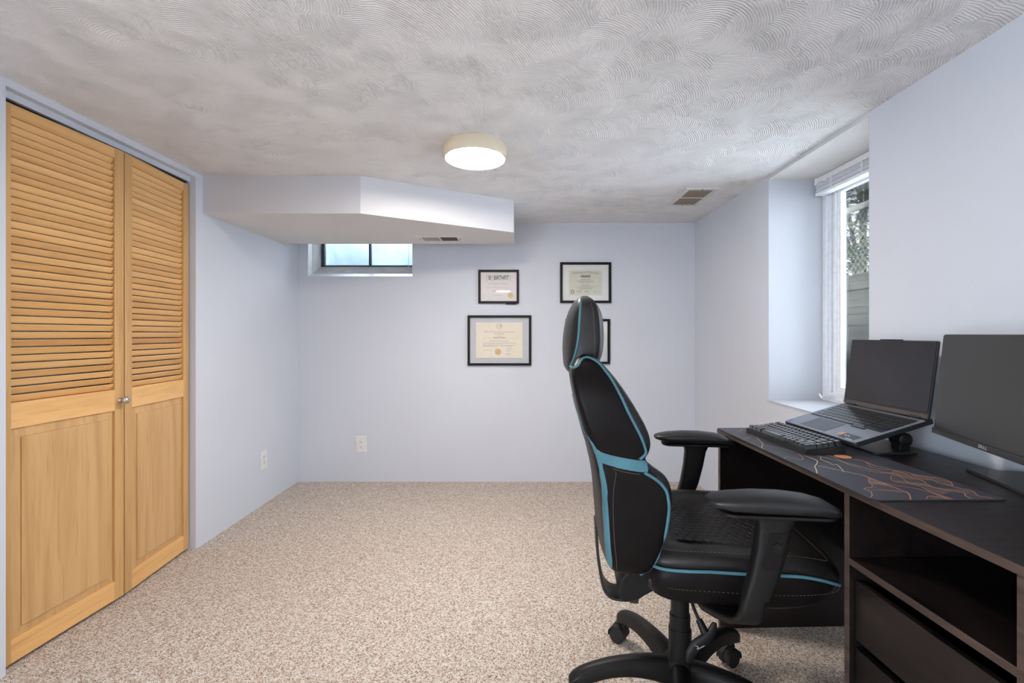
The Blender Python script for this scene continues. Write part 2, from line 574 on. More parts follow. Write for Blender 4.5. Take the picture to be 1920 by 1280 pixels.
def text_mesh(body, size, bold=0.0, extrude=0.0, align='CENTER', xs=1.0, arc=0.0):
    """returns verts/faces of lettering in the XZ plane facing -Y"""
    c = bpy.data.curves.new('lettering', 'FONT')
    c.body, c.size, c.align_x, c.align_y = body, size, align, 'CENTER'
    c.resolution_u = 2
    c.offset = bold
    o = bpy.data.objects.new('lettering', c)
    COL.objects.link(o)
    bpy.context.view_layer.update()
    dg = bpy.context.evaluated_depsgraph_get()
    me = bpy.data.meshes.new_from_object(o.evaluated_get(dg))
    v = [(p.co.x * xs, 0.0, p.co.y - arc * (p.co.x * xs) ** 2) for p in me.vertices]
    f = [tuple(p.vertices) for p in me.polygons]
    bpy.data.objects.remove(o)
    bpy.data.curves.remove(c)
    bpy.data.meshes.remove(me)
    return v, f


def catmull(pts, n=6, closed=False):
    P = [Vector(p) for p in pts]
    out = []
    L = len(P)
    for i in range(L if closed else L - 1):
        if closed:
            a, b, c, d = P[i - 1], P[i], P[(i + 1) % L], P[(i + 2) % L]
        else:
            a, b, c, d = P[max(i - 1, 0)], P[i], P[i + 1], P[min(i + 2, L - 1)]
        for k in range(n):
            t = k / n
            out.append(0.5 * ((2 * b) + (c - a) * t + (2 * a - 5 * b + 4 * c - d) * t * t + (3 * b - a - 3 * c + d) * t ** 3))
    if not closed:
        out.append(P[-1])
    return out


# ================================================================== THE ROOM
XL, XR, YB, YN, H = -1.705, 1.334, 3.549, -2.8, 1.979

struct(MB().box((XL - 0.78, YN - 0.1, -0.1), (XR + 0.35, YB + 0.3, 0.0)).build('floor', M['carpet']),
       'beige flecked loop pile carpet covering the whole floor')
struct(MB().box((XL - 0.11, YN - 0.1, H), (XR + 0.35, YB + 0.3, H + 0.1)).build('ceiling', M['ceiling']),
       'off white ceiling of comb swirled plaster')

# right wall with deep window recess
RY0, RY1, RZ0, RZ1, RD = 1.775, 2.5, 0.769, 1.965, 0.30
m = MB()
m.box((XR, YN, 0), (XR + 0.34, RY0, H))
m.box((XR, RY1, 0), (XR + 0.34, YB, H))
m.box((XR, RY0, 0), (XR + 0.34, RY1, RZ0))
m.box((XR, RY0, RZ1), (XR + 0.34, RY1, H))
struct(m.build('wall_right', M['wall']), 'pale blue grey wall on the right with a deep window recess')
# painted lining of the recess
m = MB()
e = 0.003
m.box((XR + 0.001, RY1 - e, RZ0), (XR + RD + 0.04, RY1, RZ1))
m.box((XR + 0.001, RY0, RZ0), (XR + RD + 0.04, RY0 + e, RZ1))
m.box((XR - 0.006, RY0, RZ0 - 0.001), (XR + RD + 0.04, RY1, RZ0 + 0.006))
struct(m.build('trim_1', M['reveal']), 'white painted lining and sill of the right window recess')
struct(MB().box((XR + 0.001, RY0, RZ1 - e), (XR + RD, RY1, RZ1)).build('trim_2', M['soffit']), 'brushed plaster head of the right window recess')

# back wall with small high window
BX0, BX1, BZ0, BZ1 = -1.628, -0.824, 1.5706, 1.93
m = MB()
T = 0.30
m.box((XL, YB, 0), (XR + 0.34, YB + T, BZ0))
m.box((XL, YB, BZ1), (XR + 0.34, YB + T, H))
m.box((XL, YB, BZ0), (BX0, YB + T, BZ1))
m.box((BX1, YB, BZ0), (XR + 0.34, YB + T, BZ1))
struct(m.build('wall_back', M['wall']), 'pale blue grey back wall with four framed certificates')
# reveal: first strip painted, then rough concrete, sill sloping up to the frame
for nm, y0, y1, z0, z1, mt, lb in (('trim_3', 3.5494, 3.62, BZ0, 1.60, 'white', 'white painted edge of the small basement window opening'),
                                   ('trim_4', 3.62, 3.777, 1.60, 1.677, 'concrete', 'rough whitewashed concrete reveal of the basement window')):
    m = MB()
    m.add([(BX0, y0, z0), (BX1, y0, z0), (BX1, y1, z1), (BX0, y1, z1), (BX0, y0, BZ0 - .0004), (BX1, y0, BZ0 - .0004), (BX1, y1, BZ0 - .0004), (BX0, y1, BZ0 - .0004)],
          [(0, 1, 2, 3), (4, 7, 6, 5), (0, 4, 5, 1), (1, 5, 6, 2), (2, 6, 7, 3), (3, 7, 4, 0)])
    tk = 0.004 if nm == 'trim_3' else 0.006
    m.box((BX0, y0, BZ0), (BX0 + tk, y1, BZ1))
    m.box((BX1 - tk, y0, BZ0), (BX1, y1, BZ1))
    m.box((BX0, y0, BZ1 - tk), (BX1, y1, BZ1))
    struct(m.build(nm, M[mt]), lb)

# near wall behind the camera
struct(MB().box((XL - 0.11, YN - 0.1, 0), (XR + 0.34, YN, H)).build('wall_near', M['wall']), 'pale blue grey wall behind the viewer')

# left wall with closet opening
CY0, CY1, CZ = 1.537, 2.436, 1.953
m = MB()
NY0, NY1, NZ0, NZ1 = -2.2, -0.6, 0.25, 1.87  # opening for an added, unseen window that brightens ceiling and walls
m.box((XL - 0.11, YN, 0), (XL, NY0, H))
m.box((XL - 0.11, NY1, 0), (XL, CY0, H))
m.box((XL - 0.11, NY0, 0), (XL, NY1, NZ0))
m.box((XL - 0.11, NY0, NZ1), (XL, NY1, H))
m.box((XL - 0.11, CY1, 0), (XL, YB + T, H))
m.box((XL - 0.11, CY0, CZ), (XL, CY1, H))
struct(m.build('wall_left', M['wall']), 'pale blue grey left wall around the closet')
m = MB()
for a_, b_ in (((NY0, NZ0), (NY0 + 0.05, NZ1)), ((NY1 - 0.05, NZ0), (NY1, NZ1)), ((NY0 + 0.05, NZ0), (NY1 - 0.05, NZ0 + 0.05)), ((NY0 + 0.05, NZ1 - 0.05), (NY1 - 0.05, NZ1)), ((-1.425, NZ0 + 0.05), (-1.375, NZ1 - 0.05))):
    m.box((XL - 0.10, *a_), (XL - 0.03, *b_))
struct(m.build('added_fill_window', M['vinyl']), 'added white framed window for fill daylight, left wall, unseen behind the viewer')
m = MB()
m.box((XL - 0.75, CY0 - 0.3, 0), (XL - 0.70, CY1 + 0.3, H))
m.box((XL - 0.70, CY0 - 0.35, 0), (XL - 0.11, CY0 - 0.3, H))
m.box((XL - 0.70, CY1 + 0.3, 0), (XL - 0.11, CY1 + 0.35, H))
m.box((XL - 0.75, CY0 - 0.35, H), (XL - 0.11, CY1 + 0.35, H + 0.05))
struct(m.build('wall_closet', M['wall']), 'inner walls of the closet behind the louvered doors')
# fascia of the door track
struct(MB().box((XL - 0.045, CY0, CZ - 0.024), (XL - 0.030, CY1, CZ)).build('trim_5', M['wall']), 'pale blue fascia over the closet door track')
struct(MB().box((XL - 0.080, CY0, CZ - 0.030), (XL - 0.046, CY1, CZ - 0.002)).build('trim_6', M['track']), 'black metal track above the closet doors')

# dropped soffit
SZ = EYE + 0.6466
poly = [(XL, 2.489), (-0.858, 2.489), (-0.044, 2.955), (-0.044, 3.33), (XL, 3.33)]
m = MB()
n = len(poly)
v = [(x, y, SZ) for x, y in poly] + [(x, y, H) for x, y in poly]
m.add(v, [tuple(reversed(range(n)))], 1)
m.add(v, [tuple(range(n, 2 * n))] + [(i, (i + 1) % n, (i + 1) % n + n, i + n) for i in range(n)], 0)
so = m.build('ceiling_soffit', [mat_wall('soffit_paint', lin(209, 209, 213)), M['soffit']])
struct(so, 'boxed duct soffit with a diagonal corner hanging below the ceiling')

# ------------------------------------------------------------------ closet door
door = struct(empty('door_1', (XL, (CY0 + CY1) / 2, 0)), 'honey wood louvered bifold closet door folded slightly outward')


def leaf(name, p0, p1, knob, sl=0.042):
    """bifold leaf from p0 to p1 on the floor plan; local x along width, -y towards the room"""
    p0, p1 = Vector((*p0, 0)), Vector((*p1, 0))
    W = (p1 - p0).length
    ang = math.atan2(p1.y - p0.y, p1.x - p0.x)
    e_ = empty(name, (p0.x - door.location.x, p0.y - door.location.y, 0), ang, door)
    Z0, Z1 = 0.014, 1.910
    t = 0.028
    st = 0.042
    yb = 0.0
    m = MB()
    m.box((0, -t / 2, Z0), (sl, t / 2, Z1))
    m.box((W - st, -t / 2, Z0), (W, t / 2, Z1))
    m.build('stiles', M['wood_z'], e_, bevel=0.002)
    m = MB()
    k = 0.002
    m.box((sl - k, -t / 2 + .001, 1.867), (W - st + k, t / 2 - .001, Z1))
    m.box((sl - k, -t / 2 + .001, 0.808), (W - st + k, t / 2 - .001, 0.896))
    m.box((sl - k, -t / 2 + .001, Z0), (W - st + k, t / 2 - .001, 0.092))
    m.build('rails', M['wood_x'], e_, bevel=0.002)
    # louvers
    m = MB()
    zz = 0.896 + 0.0135
    while zz < 1.867:
        mt = Matrix.Translation(((W - st + sl) / 2, 0.0, zz)) @ Matrix.Rotation(R(-62), 4, 'X')
        h = (W - st - sl) / 2 + 0.003
        # rounded slat profile: local y across (room edge low), z thickness
        prof = [(-0.0124, -0.0012), (-0.0116, -0.0025), (0.0116, -0.0025), (0.0124, 0), (0.0116, 0.0025), (-0.0116, 0.0025), (-0.0124, 0.0012)]
        v, nf = [], len(prof)
        for sx in (-h, h):
            v += [mt @ Vector((sx, y, z)) for y, z in prof]
        f = [tuple(range(nf)), tuple(reversed(range(nf, 2 * nf)))] + [(i, i + nf, (i + 1) % nf + nf, (i + 1) % nf) for i in range(nf)]
        m.add(v, f)
        zz += 0.02705
    m.build('louvers', M['wood_x'], e_)
    # raised panel with bevelled border
    x0, x1, z0, z1 = sl - 0.002, W - st + 0.002, 0.090, 0.810
    b = 0.034
    m = MB()
    yo, yi, yf = -0.0035, -0.0055, -0.0125
    ring = lambda x0, x1, z0, z1, y: [(x0, y, z0), (x1, y, z0), (x1, y, z1), (x0, y, z1)]
    rs = [ring(x0, x1, z0, z1, 0.004), ring(x0, x1, z0, z1, yo), ring(x0 + 0.003, x1 - 0.003, z0 + 0.003, z1 - 0.003, yo),
          ring(x0 + b, x1 - b, z0 + b, z1 - b, yi - 0.002), ring(x0 + b + 0.001, x1 - b - 0.001, z0 + b + 0.001, z1 - b - 0.001, yf)]
    m.loft([[Vector(p) for p in r] for r in rs])
    m.build('raised_panel', M['panel_wood'], e_)
    if knob:
        kx = W - 0.018
        m = MB()
        mt = Matrix.Translation((kx, -t / 2, 0.85)) @ Matrix.Rotation(R(90), 4, 'X')
        m.lathe([(0.011, 0), (0.011, 0.003), (0.006, 0.006), (0.006, 0.014), (0.013, 0.019), (0.0165, 0.026), (0.0155, 0.033), (0.009, 0.038), (0.002, 0.039)], 24, mat=mt)
        m.build('knob', M['chrome'], e_, smooth=True, angle=60)
    return e_


# the room lies on the +x side: with the leaf running along +y its local -y points to +x
leaf('door_leaf', (-1.738, 1.551), (-1.712, 1.988), True, 0.020)
leaf('door_leaf', (-1.712, 1.991), (-1.750, 2.427), False)

# ------------------------------------------------------------------ right window
win = struct(empty('window_1', (1.66, (RY0 + RY1) / 2, RZ0)), 'white vinyl casement window in the right recess')


def frame_ring(m, x0, x1, y0, y1, z0, z1, wd, mi=0):
    m.box((x0, y0, z0), (x1, y0 + wd, z1), mi)
    m.box((x0, y1 - wd, z0), (x1, y1, z1), mi)
    m.box((x0, y0 + wd, z0), (x1, y1 - wd, z0 + wd), mi)
    m.box((x0, y0 + wd, z1 - wd), (x1, y1 - wd, z1), mi)


def rel(mb, o):
    """shift mesh coordinates into o's local frame"""
    L = o.location
    mb.v = [(a - L.x, b - L.y, c - L.z) for a, b, c in mb.v]
    return mb


m = MB()
a0, a1, b0, b1 = RY0 + e, RY1 - e, RZ0 + 0.006, RZ1 - e
frame_ring(m, XR + RD - 0.01, XR + RD + 0.06, a0, a1, b0, b1, 0.030)
frame_ring(m, XR + RD + 0.004, XR + RD + 0.06, a0 + 0.030, a1 - 0.030, b0 + 0.030, b1 - 0.030, 0.018)
frame_ring(m, XR + RD + 0.016, XR + RD + 0.06, a0 + 0.048, a1 - 0.048, b0 + 0.048, b1 - 0.048, 0.012)
rel(m, win).build('window_frame', M['vinyl'], win, bevel=0.002)
m = MB()
q0, q1, q2, q3 = a0 + 0.060, a1 - 0.060, b0 + 0.045, b1 - 0.060
frame_ring(m, XR + RD + 0.010, XR + RD + 0.05, q0 - 0.004, q1 + 0.004, q2 - 0.004, q3 + 0.004, 0.018)
frame_ring(m, XR + RD + 0.018, XR + RD + 0.05, q0 + 0.014, q1 - 0.014, q2 + 0.014, q3 - 0.014, 0.011)
frame_ring(m, XR + RD + 0.024, XR + RD + 0.05, q0 + 0.025, q1 - 0.025, q2 + 0.025, q3 - 0.025, 0.009)
rel(m, win).build('sash', M['white'], win, bevel=0.0015)
m = MB().box((XR + RD + 0.034, q0 + 0.03, q2 + 0.03), (XR + RD + 0.038, q1 - 0.03, q3 - 0.03))
rel(m, win).build('window_pane', M['glass'], win)
# crank handle
m = MB()
cx_, cy_, cz_ = XR + RD - 0.012, 2.36, 0.802
m.box((cx_ - 0.004, cy_ - 0.02, cz_ - 0.012), (cx_ + 0.006, cy_ + 0.02, cz_ + 0.010))
m.tube([(cx_ - 0.006, cy_ - 0.015, cz_ + 0.012), (cx_ - 0.012, cy_ + 0.03, cz_ + 0.020), (cx_ - 0.018, cy_ + 0.075, cz_ + 0.004), (cx_ - 0.024, cy_ + 0.098, cz_ - 0.010)], [0.006, 0.006, 0.006, 0.005], 8, sq=0.6)
m.tube([(cx_ - 0.024, cy_ + 0.096, cz_ - 0.012), (cx_ - 0.030, cy_ + 0.112, cz_ + 0.010)], [0.006, 0.005], 8)
rel(m, win).build('crank_handle', M['white'], win, smooth=True)

# blind
bl = tag(empty('window_blind', (1.60, 2.1375, 1.86)), 'white slatted blind pulled up to the top of the right window', 'window blind')
bx = 1.585
m = MB()
m.box((bx - 0.004, RY0 + 0.012, 1.931), (bx + 0.034, RY1 - 0.012, 1.9605))
m.box((bx - 0.010, RY1 - 0.020, 1.922), (bx + 0.036, RY1 - 0.010, 1.9615))
m.box((bx - 0.010, RY0 + 0.010, 1.922), (bx + 0.036, RY0 + 0.020, 1.9615))
m.box((bx - 0.009, RY1 - 0.11, 1.918), (bx - 0.003, RY1 - 0.085, 1.938))
rel(m, bl).build('headrail', M['white'], bl, bevel=0.0015)
m = MB()
z = 1.924
random.seed(3)
while z > 1.884:
    jx, jy = random.uniform(-0.003, 0.003), random.uniform(-0.004, 0.004)
    m.box((bx - 0.010 + jx, RY0 + 0.020 + jy, z - 0.0032), (bx + 0.036 + jx, RY1 - 0.024 + jy, z))
    z -= 0.0042
rel(m, bl).build('slat_stack', M['blind'], bl)
m = MB().box((bx - 0.011, RY0 + 0.018, 1.864), (bx + 0.037, RY1 - 0.020, 1.8805))
rel(m, bl).build('bottom_rail', M['white'], bl, bevel=0.003)
for yy in (RY1 - 0.15, RY1 - 0.36, RY0 + 0.13):
    m = MB()
    for k in range(5):
        pts = [(bx - 0.012 - 0.002 * random.random(), yy + random.uniform(-0.010, 0.010), 1.93 - 0.0085 * i) for i in range(7)]
        m.tube(pts, 0.0013, 5)
    rel(m, bl).build('ladder_cord', M['white'], bl)

# ------------------------------------------------------------------ basement window in the back wall
w2 = struct(empty('window_2', (-1.226, 3.79, 1.67)), 'small dark steel basement window high in the back wall')
m = MB()
y0, y1 = 3.777, 3.812
m.box((BX0 + 0.002, y0, 1.672), (BX0 + 0.032, y1, 1.922))
m.box((BX1 - 0.032, y0, 1.672), (BX1 - 0.002, y1, 1.922))
m.box((BX0 + 0.002, y0, 1.672), (BX1 - 0.002, y1, 1.690))
m.box((BX0 + 0.002, y0, 1.900), (BX1 - 0.002, y1, 1.922))
m.box((-1.235, y0, 1.690), (-1.219, y1, 1.900))
rel(m, w2).build('window_frame', M['steel'], w2, bevel=0.002)
m = MB()
m.box((BX0 + 0.032, 3.795, 1.690), (-1.235, 3.798, 1.900))
rel(m, w2).build('window_pane', M['glass'], w2)
m = MB()
m.box((-1.219, 3.795, 1.690), (BX1 - 0.032, 3.798, 1.900))
rel(m, w2).build('window_pane', M['glass'], w2)
m = MB()
m.tube([(-0.868, 3.60, 1.915), (-0.868, 3.60, 1.66), (-0.871, 3.60, 1.60)], [0.0015, 0.0015, 0.003], 6)
m.tube([(-0.871, 3.60, 1.72), (-0.878, 3.60, 1.712), (-0.870, 3.60, 1.70)], 0.0012, 5)
tag(m.build('blind_cord', M['white']), 'thin white cord hanging in the small basement window', 'cord')

# ------------------------------------------------------------------ ceiling lamps


def lamp(loc, label):
    o = tag(empty('ceiling_lamp', loc), label, 'ceiling lamp', None)
    m = MB()
    m.lathe([(0.128, -0.0545), (0.134, -0.0590), (0.139, -0.0585), (0.1415, -0.055), (0.1415, -0.010), (0.137, -0.002), (0.137, 0.0)], 96)
    m.build('lamp_ring', M['cream'], o, smooth=True, angle=50)
    m = MB()
    m.lathe([(0.133, -0.0600), (0.133, -0.0550)], 96)
    m.build('diffuser', emit('warm_diffuser', (1.0, 0.91, 0.815), LAMP), o)
    return o


lamp((-0.205, 2.10, H), 'round flush ceiling lamp with cream ring, lit, near the soffit')
lamp((-0.32, -1.55, H), 'round flush ceiling lamp with cream ring, lit, behind the viewer')

# ------------------------------------------------------------------ vents
v1 = tag(empty('air_vent', (1.062, 2.8785, H)), 'white rectangular air return vent in the ceiling by the right wall', 'air vent')
wv_, lv_ = 0.098, 0.180
m = MB()
zf = -0.006
m.box((-wv_, -lv_, zf), (-wv_ + 0.026, lv_, 0))
m.box((wv_ - 0.026, -lv_, zf), (wv_, lv_, 0))
m.box((-wv_ + 0.026, -lv_, zf), (wv_ - 0.026, -lv_ + 0.026, 0))
m.box((-wv_ + 0.026, lv_ - 0.026, zf), (wv_ - 0.026, lv_, 0))
m.box((-wv_ + 0.026, -0.008, zf), (wv_ - 0.026, 0.008, 0))
m.build('vent_frame', M['vent_white'], v1)
MB().box((-wv_ + 0.02, -lv_ + 0.02, -0.0012), (wv_ - 0.02, lv_ - 0.02, -0.0002)).build('duct_opening', M['vent_dark'], v1)
m = MB()
for s0, s1 in ((-lv_ + 0.026, -0.008), (0.008, lv_ - 0.026)):
    x = -wv_ + 0.032
    while x < wv_ - 0.03:
        mt = Matrix.Translation((x, 0, -0.003)) @ Matrix.Rotation(R(35), 4, 'Y')
        m.box((-0.0022, s0, -0.0006), (0.0022, s1, 0.0006), mat=mt)
        x += 0.0066
m.build('vent_slats', M['vent_tan'], v1)
for yy in (-lv_ + 0.010, lv_ - 0.010):
    MB().lathe([(0.004, -0.0085), (0.004, -0.006)], 12, mat=Matrix.Translation((0, yy, 0))).build('screw', M['slot'], v1)

v2 = tag(empty('air_vent', (-0.545, 3.145, SZ)), 'painted floor register style air vent in the underside of the soffit', 'air vent')
m = MB()
a, b = 0.150, 0.085
m.box((-a, -b, -0.005), (-a + 0.030, b, 0))
m.box((a - 0.030, -b, -0.005), (a, b, 0))
m.box((-a + 0.030, -b, -0.005), (a - 0.030, -b + 0.022, 0))
m.box((-a + 0.030, b - 0.022, -0.005), (a - 0.030, b, 0))
m.box((-0.006, -b + 0.022, -0.005), (0.006, b - 0.022, 0))
m.build('vent_frame', plain('painted_vent_frame', lin(224, 220, 216), 0.55, noise=0.02), v2)
MB().box((-a + 0.025, -b + 0.018, -0.0012), (a - 0.025, b - 0.018, -0.0002)).build('duct_opening', M['vent_dark'], v2)
for s0, s1, tilt, mt_ in ((-a + 0.034, -0.010, -25, 'vent_white'), (0.012, a - 0.032, 40, 'vent_tan')):
    m = MB()
    x = s0
    while x < s1:
        mt = Matrix.Translation((x, 0, -0.003)) @ Matrix.Rotation(R(tilt), 4, 'Y')
        m.box((-0.0026, -b + 0.022, -0.0008), (0.0026, b - 0.022, 0.0008), mat=mt)
        x += 0.0125
    m.build('vent_slats', M[mt_], v2)
for xx in (-a + 0.014, a - 0.014):
    MB().lathe([(0.004, -0.0075), (0.004, -0.005)], 12, mat=Matrix.Translation((xx, 0, 0))).build('screw', M['slot'], v2)

# ------------------------------------------------------------------ outlets (built facing -y, local origin at the wall)


def outlet(loc, rz, label, w_, h_, roll=0.0):
    o = tag(empty('wall_outlet', loc, rot=(0, roll, rz)), label, 'wall outlet')
    MB().box((-w_ / 2, -0.006, -h_ / 2), (w_ / 2, 0, h_ / 2)).build('cover_plate', M['outlet'], o, bevel=0.003, seg=3)
    for s in (-1, 1):
        poly_ = [(0.017 * math.cos(t), 0.0145 * math.sin(t)) for t in [2 * math.pi * i / 24 for i in range(24)]]
        poly_ = [(x, max(-0.0115, min(0.0115, y))) for x, y in poly_]
        mt = Matrix.Translation((0, 0, s * 0.0195)) @ Matrix.Rotation(R(90), 4, 'X')
        r = MB().prism(poly_, 0.0055, 0.0085, mat=mt).build('receptacle', M['outlet'], o)
        m = MB()
        m.box((-0.0078, -0.0090, s * 0.0195 + 0.000), (-0.0052, -0.0084, s * 0.0195 + 0.009))
        m.box((0.0052, -0.0090, s * 0.0195 + 0.001), (0.0078, -0.0084, s * 0.0195 + 0.008))
        m.lathe([(0.0026, 0.0084), (0.0026, 0.0090)], 12, mat=Matrix.Translation((0, 0, s * 0.0195 - 0.006)) @ Matrix.Rotation(R(90), 4, 'X'))
        m.build('slots', M['slot'], r)
    MB().lathe([(0.0025, 0.006), (0.0025, 0.007)], 10, mat=Matrix.Rotation(R(90), 4, 'X')).build('screw', M['chrome'], o)
    return o


outlet(((677.5 - CX) / F * YB, YB, EYE - (832.5 - CY) / F * YB), 0, 'white double wall outlet low on the back wall under the basement window', 0.083, 0.128, R(-1.8))
outlet((XL, 3.074, 0.296), R(90), 'white double wall outlet low on the left wall beyond the closet', 0.079, 0.126)

# ------------------------------------------------------------------ framed certificates on the back wall
PX = YB / F


def at_back(px, py):
    return ((px - CX) * PX, YB, EYE - (py - CY) * PX)


class Cert:
    def __init__(s, px, py, w_, h_, label, bar=0.018, backing='mat_board', tilt=0.0):
        s.o = tag(empty('framed_certificate', at_back(px, py), rot=(tilt, 0, 0)), label, 'framed certificate')
        m = MB()
        W, Hh, t = w_ / 2, h_ / 2, 0.020
        m.box((-W, -t, -Hh), (-W + bar, -0.0005, Hh))
        m.box((W - bar, -t, -Hh), (W, -0.0005, Hh))
        m.box((-W + bar, -t, -Hh), (W - bar, -0.0005, -Hh + bar))
        m.box((-W + bar, -t, Hh - bar), (W - bar, -0.0005, Hh))
        m.build('frame', M['frame'], s.o, bevel=0.0012)
        if backing:
            MB().box((-W + bar, -0.008, -Hh + bar), (W - bar, -0.002, Hh - bar)).build('mat_board', M[backing], s.o)
        MB().box((-W + bar, -0.0145, -Hh + bar), (W - bar, -0.0130, Hh - bar)).build('glass', M['picture_glass'], s.o)
        s.w, s.h = w_, h_

    def paper(s, w_, h_, mat, dx=0.0, dz=0.0):
        s.p = MB().box((dx - w_ / 2, -0.0095, dz - h_ / 2), (dx + w_ / 2, -0.0081, dz + h_ / 2)).build('certificate_paper', M[mat], s.o)
        return s.p

    def text(s, items, mat):
        """items: (string, x, z, size, xscale, arc) or ('-', x0, x1, z, thickness)"""
        m = MB()
        for it in items:
            if it[0] == '-':
                m.box((it[1], -0.01000, it[3] - it[4] / 2), (it[2], -0.0096, it[3] + it[4] / 2))
            elif it[0] == 'line':     # a row of tiny print
                x = it[1]
                while x < it[2] - 0.002:
                    L = random.uniform(0.003, 0.010)
                    L = min(L, it[2] - x)
                    m.box((x, -0.01000, it[3] - it[4] / 2), (x + L, -0.0096, it[3] + it[4] / 2))
                    x += L + 0.0018
            else:
                v, f = text_mesh(it[0], it[3], xs=it[4], arc=it[5] if len(it) > 5 else 0.0, bold=0.0007 if it[3] > 0.04 else 0.0)
                m.add([(a + it[1], -0.0101, b + it[2]) for a, _, b in v], f)
        me = m.build('lettering', M[mat], s.p)
        return me


random.seed(11)
c1 = Cert(935, 537.5, 0.31, 0.257, 'small framed white certificate with gold seal, upper left of the four on the back wall', backing=None)
c1.paper(0.276, 0.223, 'paper')
c1.text([('BIRTHFIT', 0.0205, 0.066, 0.047, 0.60), ('B!', -0.066, 0.066, 0.047, 0.62), ('-', -0.0935, -0.0915, 0, 0)], 'ink')
m = MB()
for x in (-0.091, -0.046, 0.089):
    m.box((x - 0.0010, -0.0100, 0.043), (x + 0.0010, -0.0096, 0.089))
m.build('divider_bars', M['ink'], c1.p)
c1.text([('Dr. Emily Williams', 0, 0.022, 0.021, 0.95), ('line', -0.105, 0.095, -0.002, 0.0016), ('line', -0.10, 0.02, -0.008, 0.0016),
         ('-', -0.049, -0.048, -0.037, 0.030), ('line', -0.045, 0.03, -0.034, 0.004), ('line', -0.045, 0.04, -0.062, 0.0016), ('line', -0.03, 0.03, -0.068, 0.0016)], 'ink_pink')
m = MB()
m.lathe([(0.024, 0.0096), (0.024, 0.0101)], 28, mat=Matrix.Translation((0.091, 0, -0.066)) @ Matrix.Rotation(R(90), 4, 'X'))
m.build('gold_seal', plain('pale_gold_seal', lin(232, 206, 160), 0.6), c1.p)
m = MB()
for i in range(3):
    for j in range(2):
        m.box((0.078 + i * 0.010, -0.0104, -0.062 - j * 0.012), (0.083 + i * 0.010, -0.0101, -0.055 - j * 0.012))
m.build('seal_mark', M['ink_gold'], c1.p)
m = MB().box((0.055, -0.014, -0.1355), (0.138, -0.001, -0.1287))
m.build('stand_foot', M['frame'], c1.o)

c2 = Cert(936.5, 638, 0.485, 0.383, 'large framed cream certificate floating behind glass, lower left of the four on the back wall', backing=None)
MB().box((-0.2245, -0.0035, -0.1735), (0.2245, -0.0015, 0.1735)).build('backing_board', plain('pale_grey_backing', lin(200, 200, 202), 0.6, noise=0.02), c2.o)
c2.paper(0.355, 0.273, 'parchment', -0.001, 0.002)
c2.text([('Board of Chiropractic Examiners', 0, 0.066, 0.0175, 0.98)], 'ink_gold')
c2.text([('State of Minnesota', 0, 0.050, 0.0095, 0.95), ('Emily B. Williams', 0, 0.022, 0.016, 0.82), ('be it known', 0, 0.036, 0.007, 1.0)], 'ink')
c2.text([('-', -0.127, 0.127, 0.0155, 0.0008), ('Doctor of Chiropractic', 0, -0.003, 0.0165, 0.95)], 'ink_gold')
c2.text([('line', -0.127, 0.127, -0.020, 0.0022), ('line', -0.127, 0.03, -0.0275, 0.0016), ('line', -0.127, 0.118, -0.0375, 0.0022), ('line', -0.127, -0.015, -0.044, 0.0022),
         ('line', 0.01, 0.10, -0.044, 0.0016), ('line', -0.127, -0.06, -0.076, 0.0022)], 'ink_grey')
c2.text([('J. M. Hale', 0.075, -0.060, 0.011, 0.9), ('-', 0.045, 0.11, -0.067, 0.0007), ('-', 0.045, 0.11, -0.085, 0.0007), ('line', 0.05, 0.085, -0.077, 0.003),
         ('Reynolds', 0.068, -0.101, 0.012, 0.9), ('-', 0.04, 0.115, -0.112, 0.0007)], 'ink_grey')
m = MB()
m.lathe([(0.0225, 0.0096), (0.0235, 0.0100), (0.020, 0.0108)], 28, mat=Matrix.Translation((-0.011, 0, -0.086)) @ Matrix.Rotation(R(90), 4, 'X'))
m.build('gold_seal', M['brass'], c2.p)
m = MB()
for r_ in (0.0225, 0.0185):
    pts = [(r_ * math.cos(t) - 0.002, -0.0098, 0.109 + r_ * math.sin(t)) for t in [2 * math.pi * i / 28 for i in range(29)]]
    m.tube(pts, 0.0006, 4)
m.tube([(-0.015, -0.0098, 0.115), (-0.008, -0.0098, 0.105), (-0.003, -0.0098, 0.098), (0.006, -0.0098, 0.104), (0.014, -0.0098, 0.101)], 0.0009, 4)
m.box((0.002, -0.0102, 0.110), (0.012, -0.0097, 0.118))
m.build('emblem', M['ink_grey'], c2.p)

c3 = Cert(1097.5, 530, 0.388, 0.31, 'framed pale green diploma in white mat, above the chair headrest on the back wall')
c3.paper(0.250, 0.190, 'green_paper', 0.0, -0.001)
c3.text([('University of Wisconsin', 0, 0.079, 0.024, 0.88, 0.75)], 'ink_grey')
c3.text([('line', -0.036, 0.038, 0.024, 0.004), ('line', -0.068, 0.068, 0.0115, 0.003), ('line', -0.055, 0.060, 0.006, 0.002), ('Bachelor of Science', 0, -0.002, 0.010, 0.95),
         ('line', -0.03, 0.032, -0.0195, 0.004), ('line', -0.078, 0.076, -0.0305, 0.0022), ('line', -0.06, 0.06, -0.0375, 0.0022), ('line', -0.05, 0.05, -0.0445, 0.0022), ('line', -0.05, 0.052, -0.051, 0.002),
         ('line', -0.068, -0.03, -0.066, 0.004), ('line', -0.008, 0.03, -0.066, 0.004), ('line', 0.062, 0.085, -0.068, 0.003), ('-', -0.075, -0.022, -0.072, 0.0007), ('-', -0.01, 0.035, -0.076, 0.0007), ('-', 0.05, 0.105, -0.078, 0.0007)], 'ink_grey')
m = MB()
m.box((-0.036, -0.0102, 0.040), (0.038, -0.0097, 0.052))
for i in range(9):
    m.box((-0.034 + i * 0.008, -0.0102, 0.052), (-0.030 + i * 0.008, -0.0097, 0.058 + 0.003 * (i % 3)))
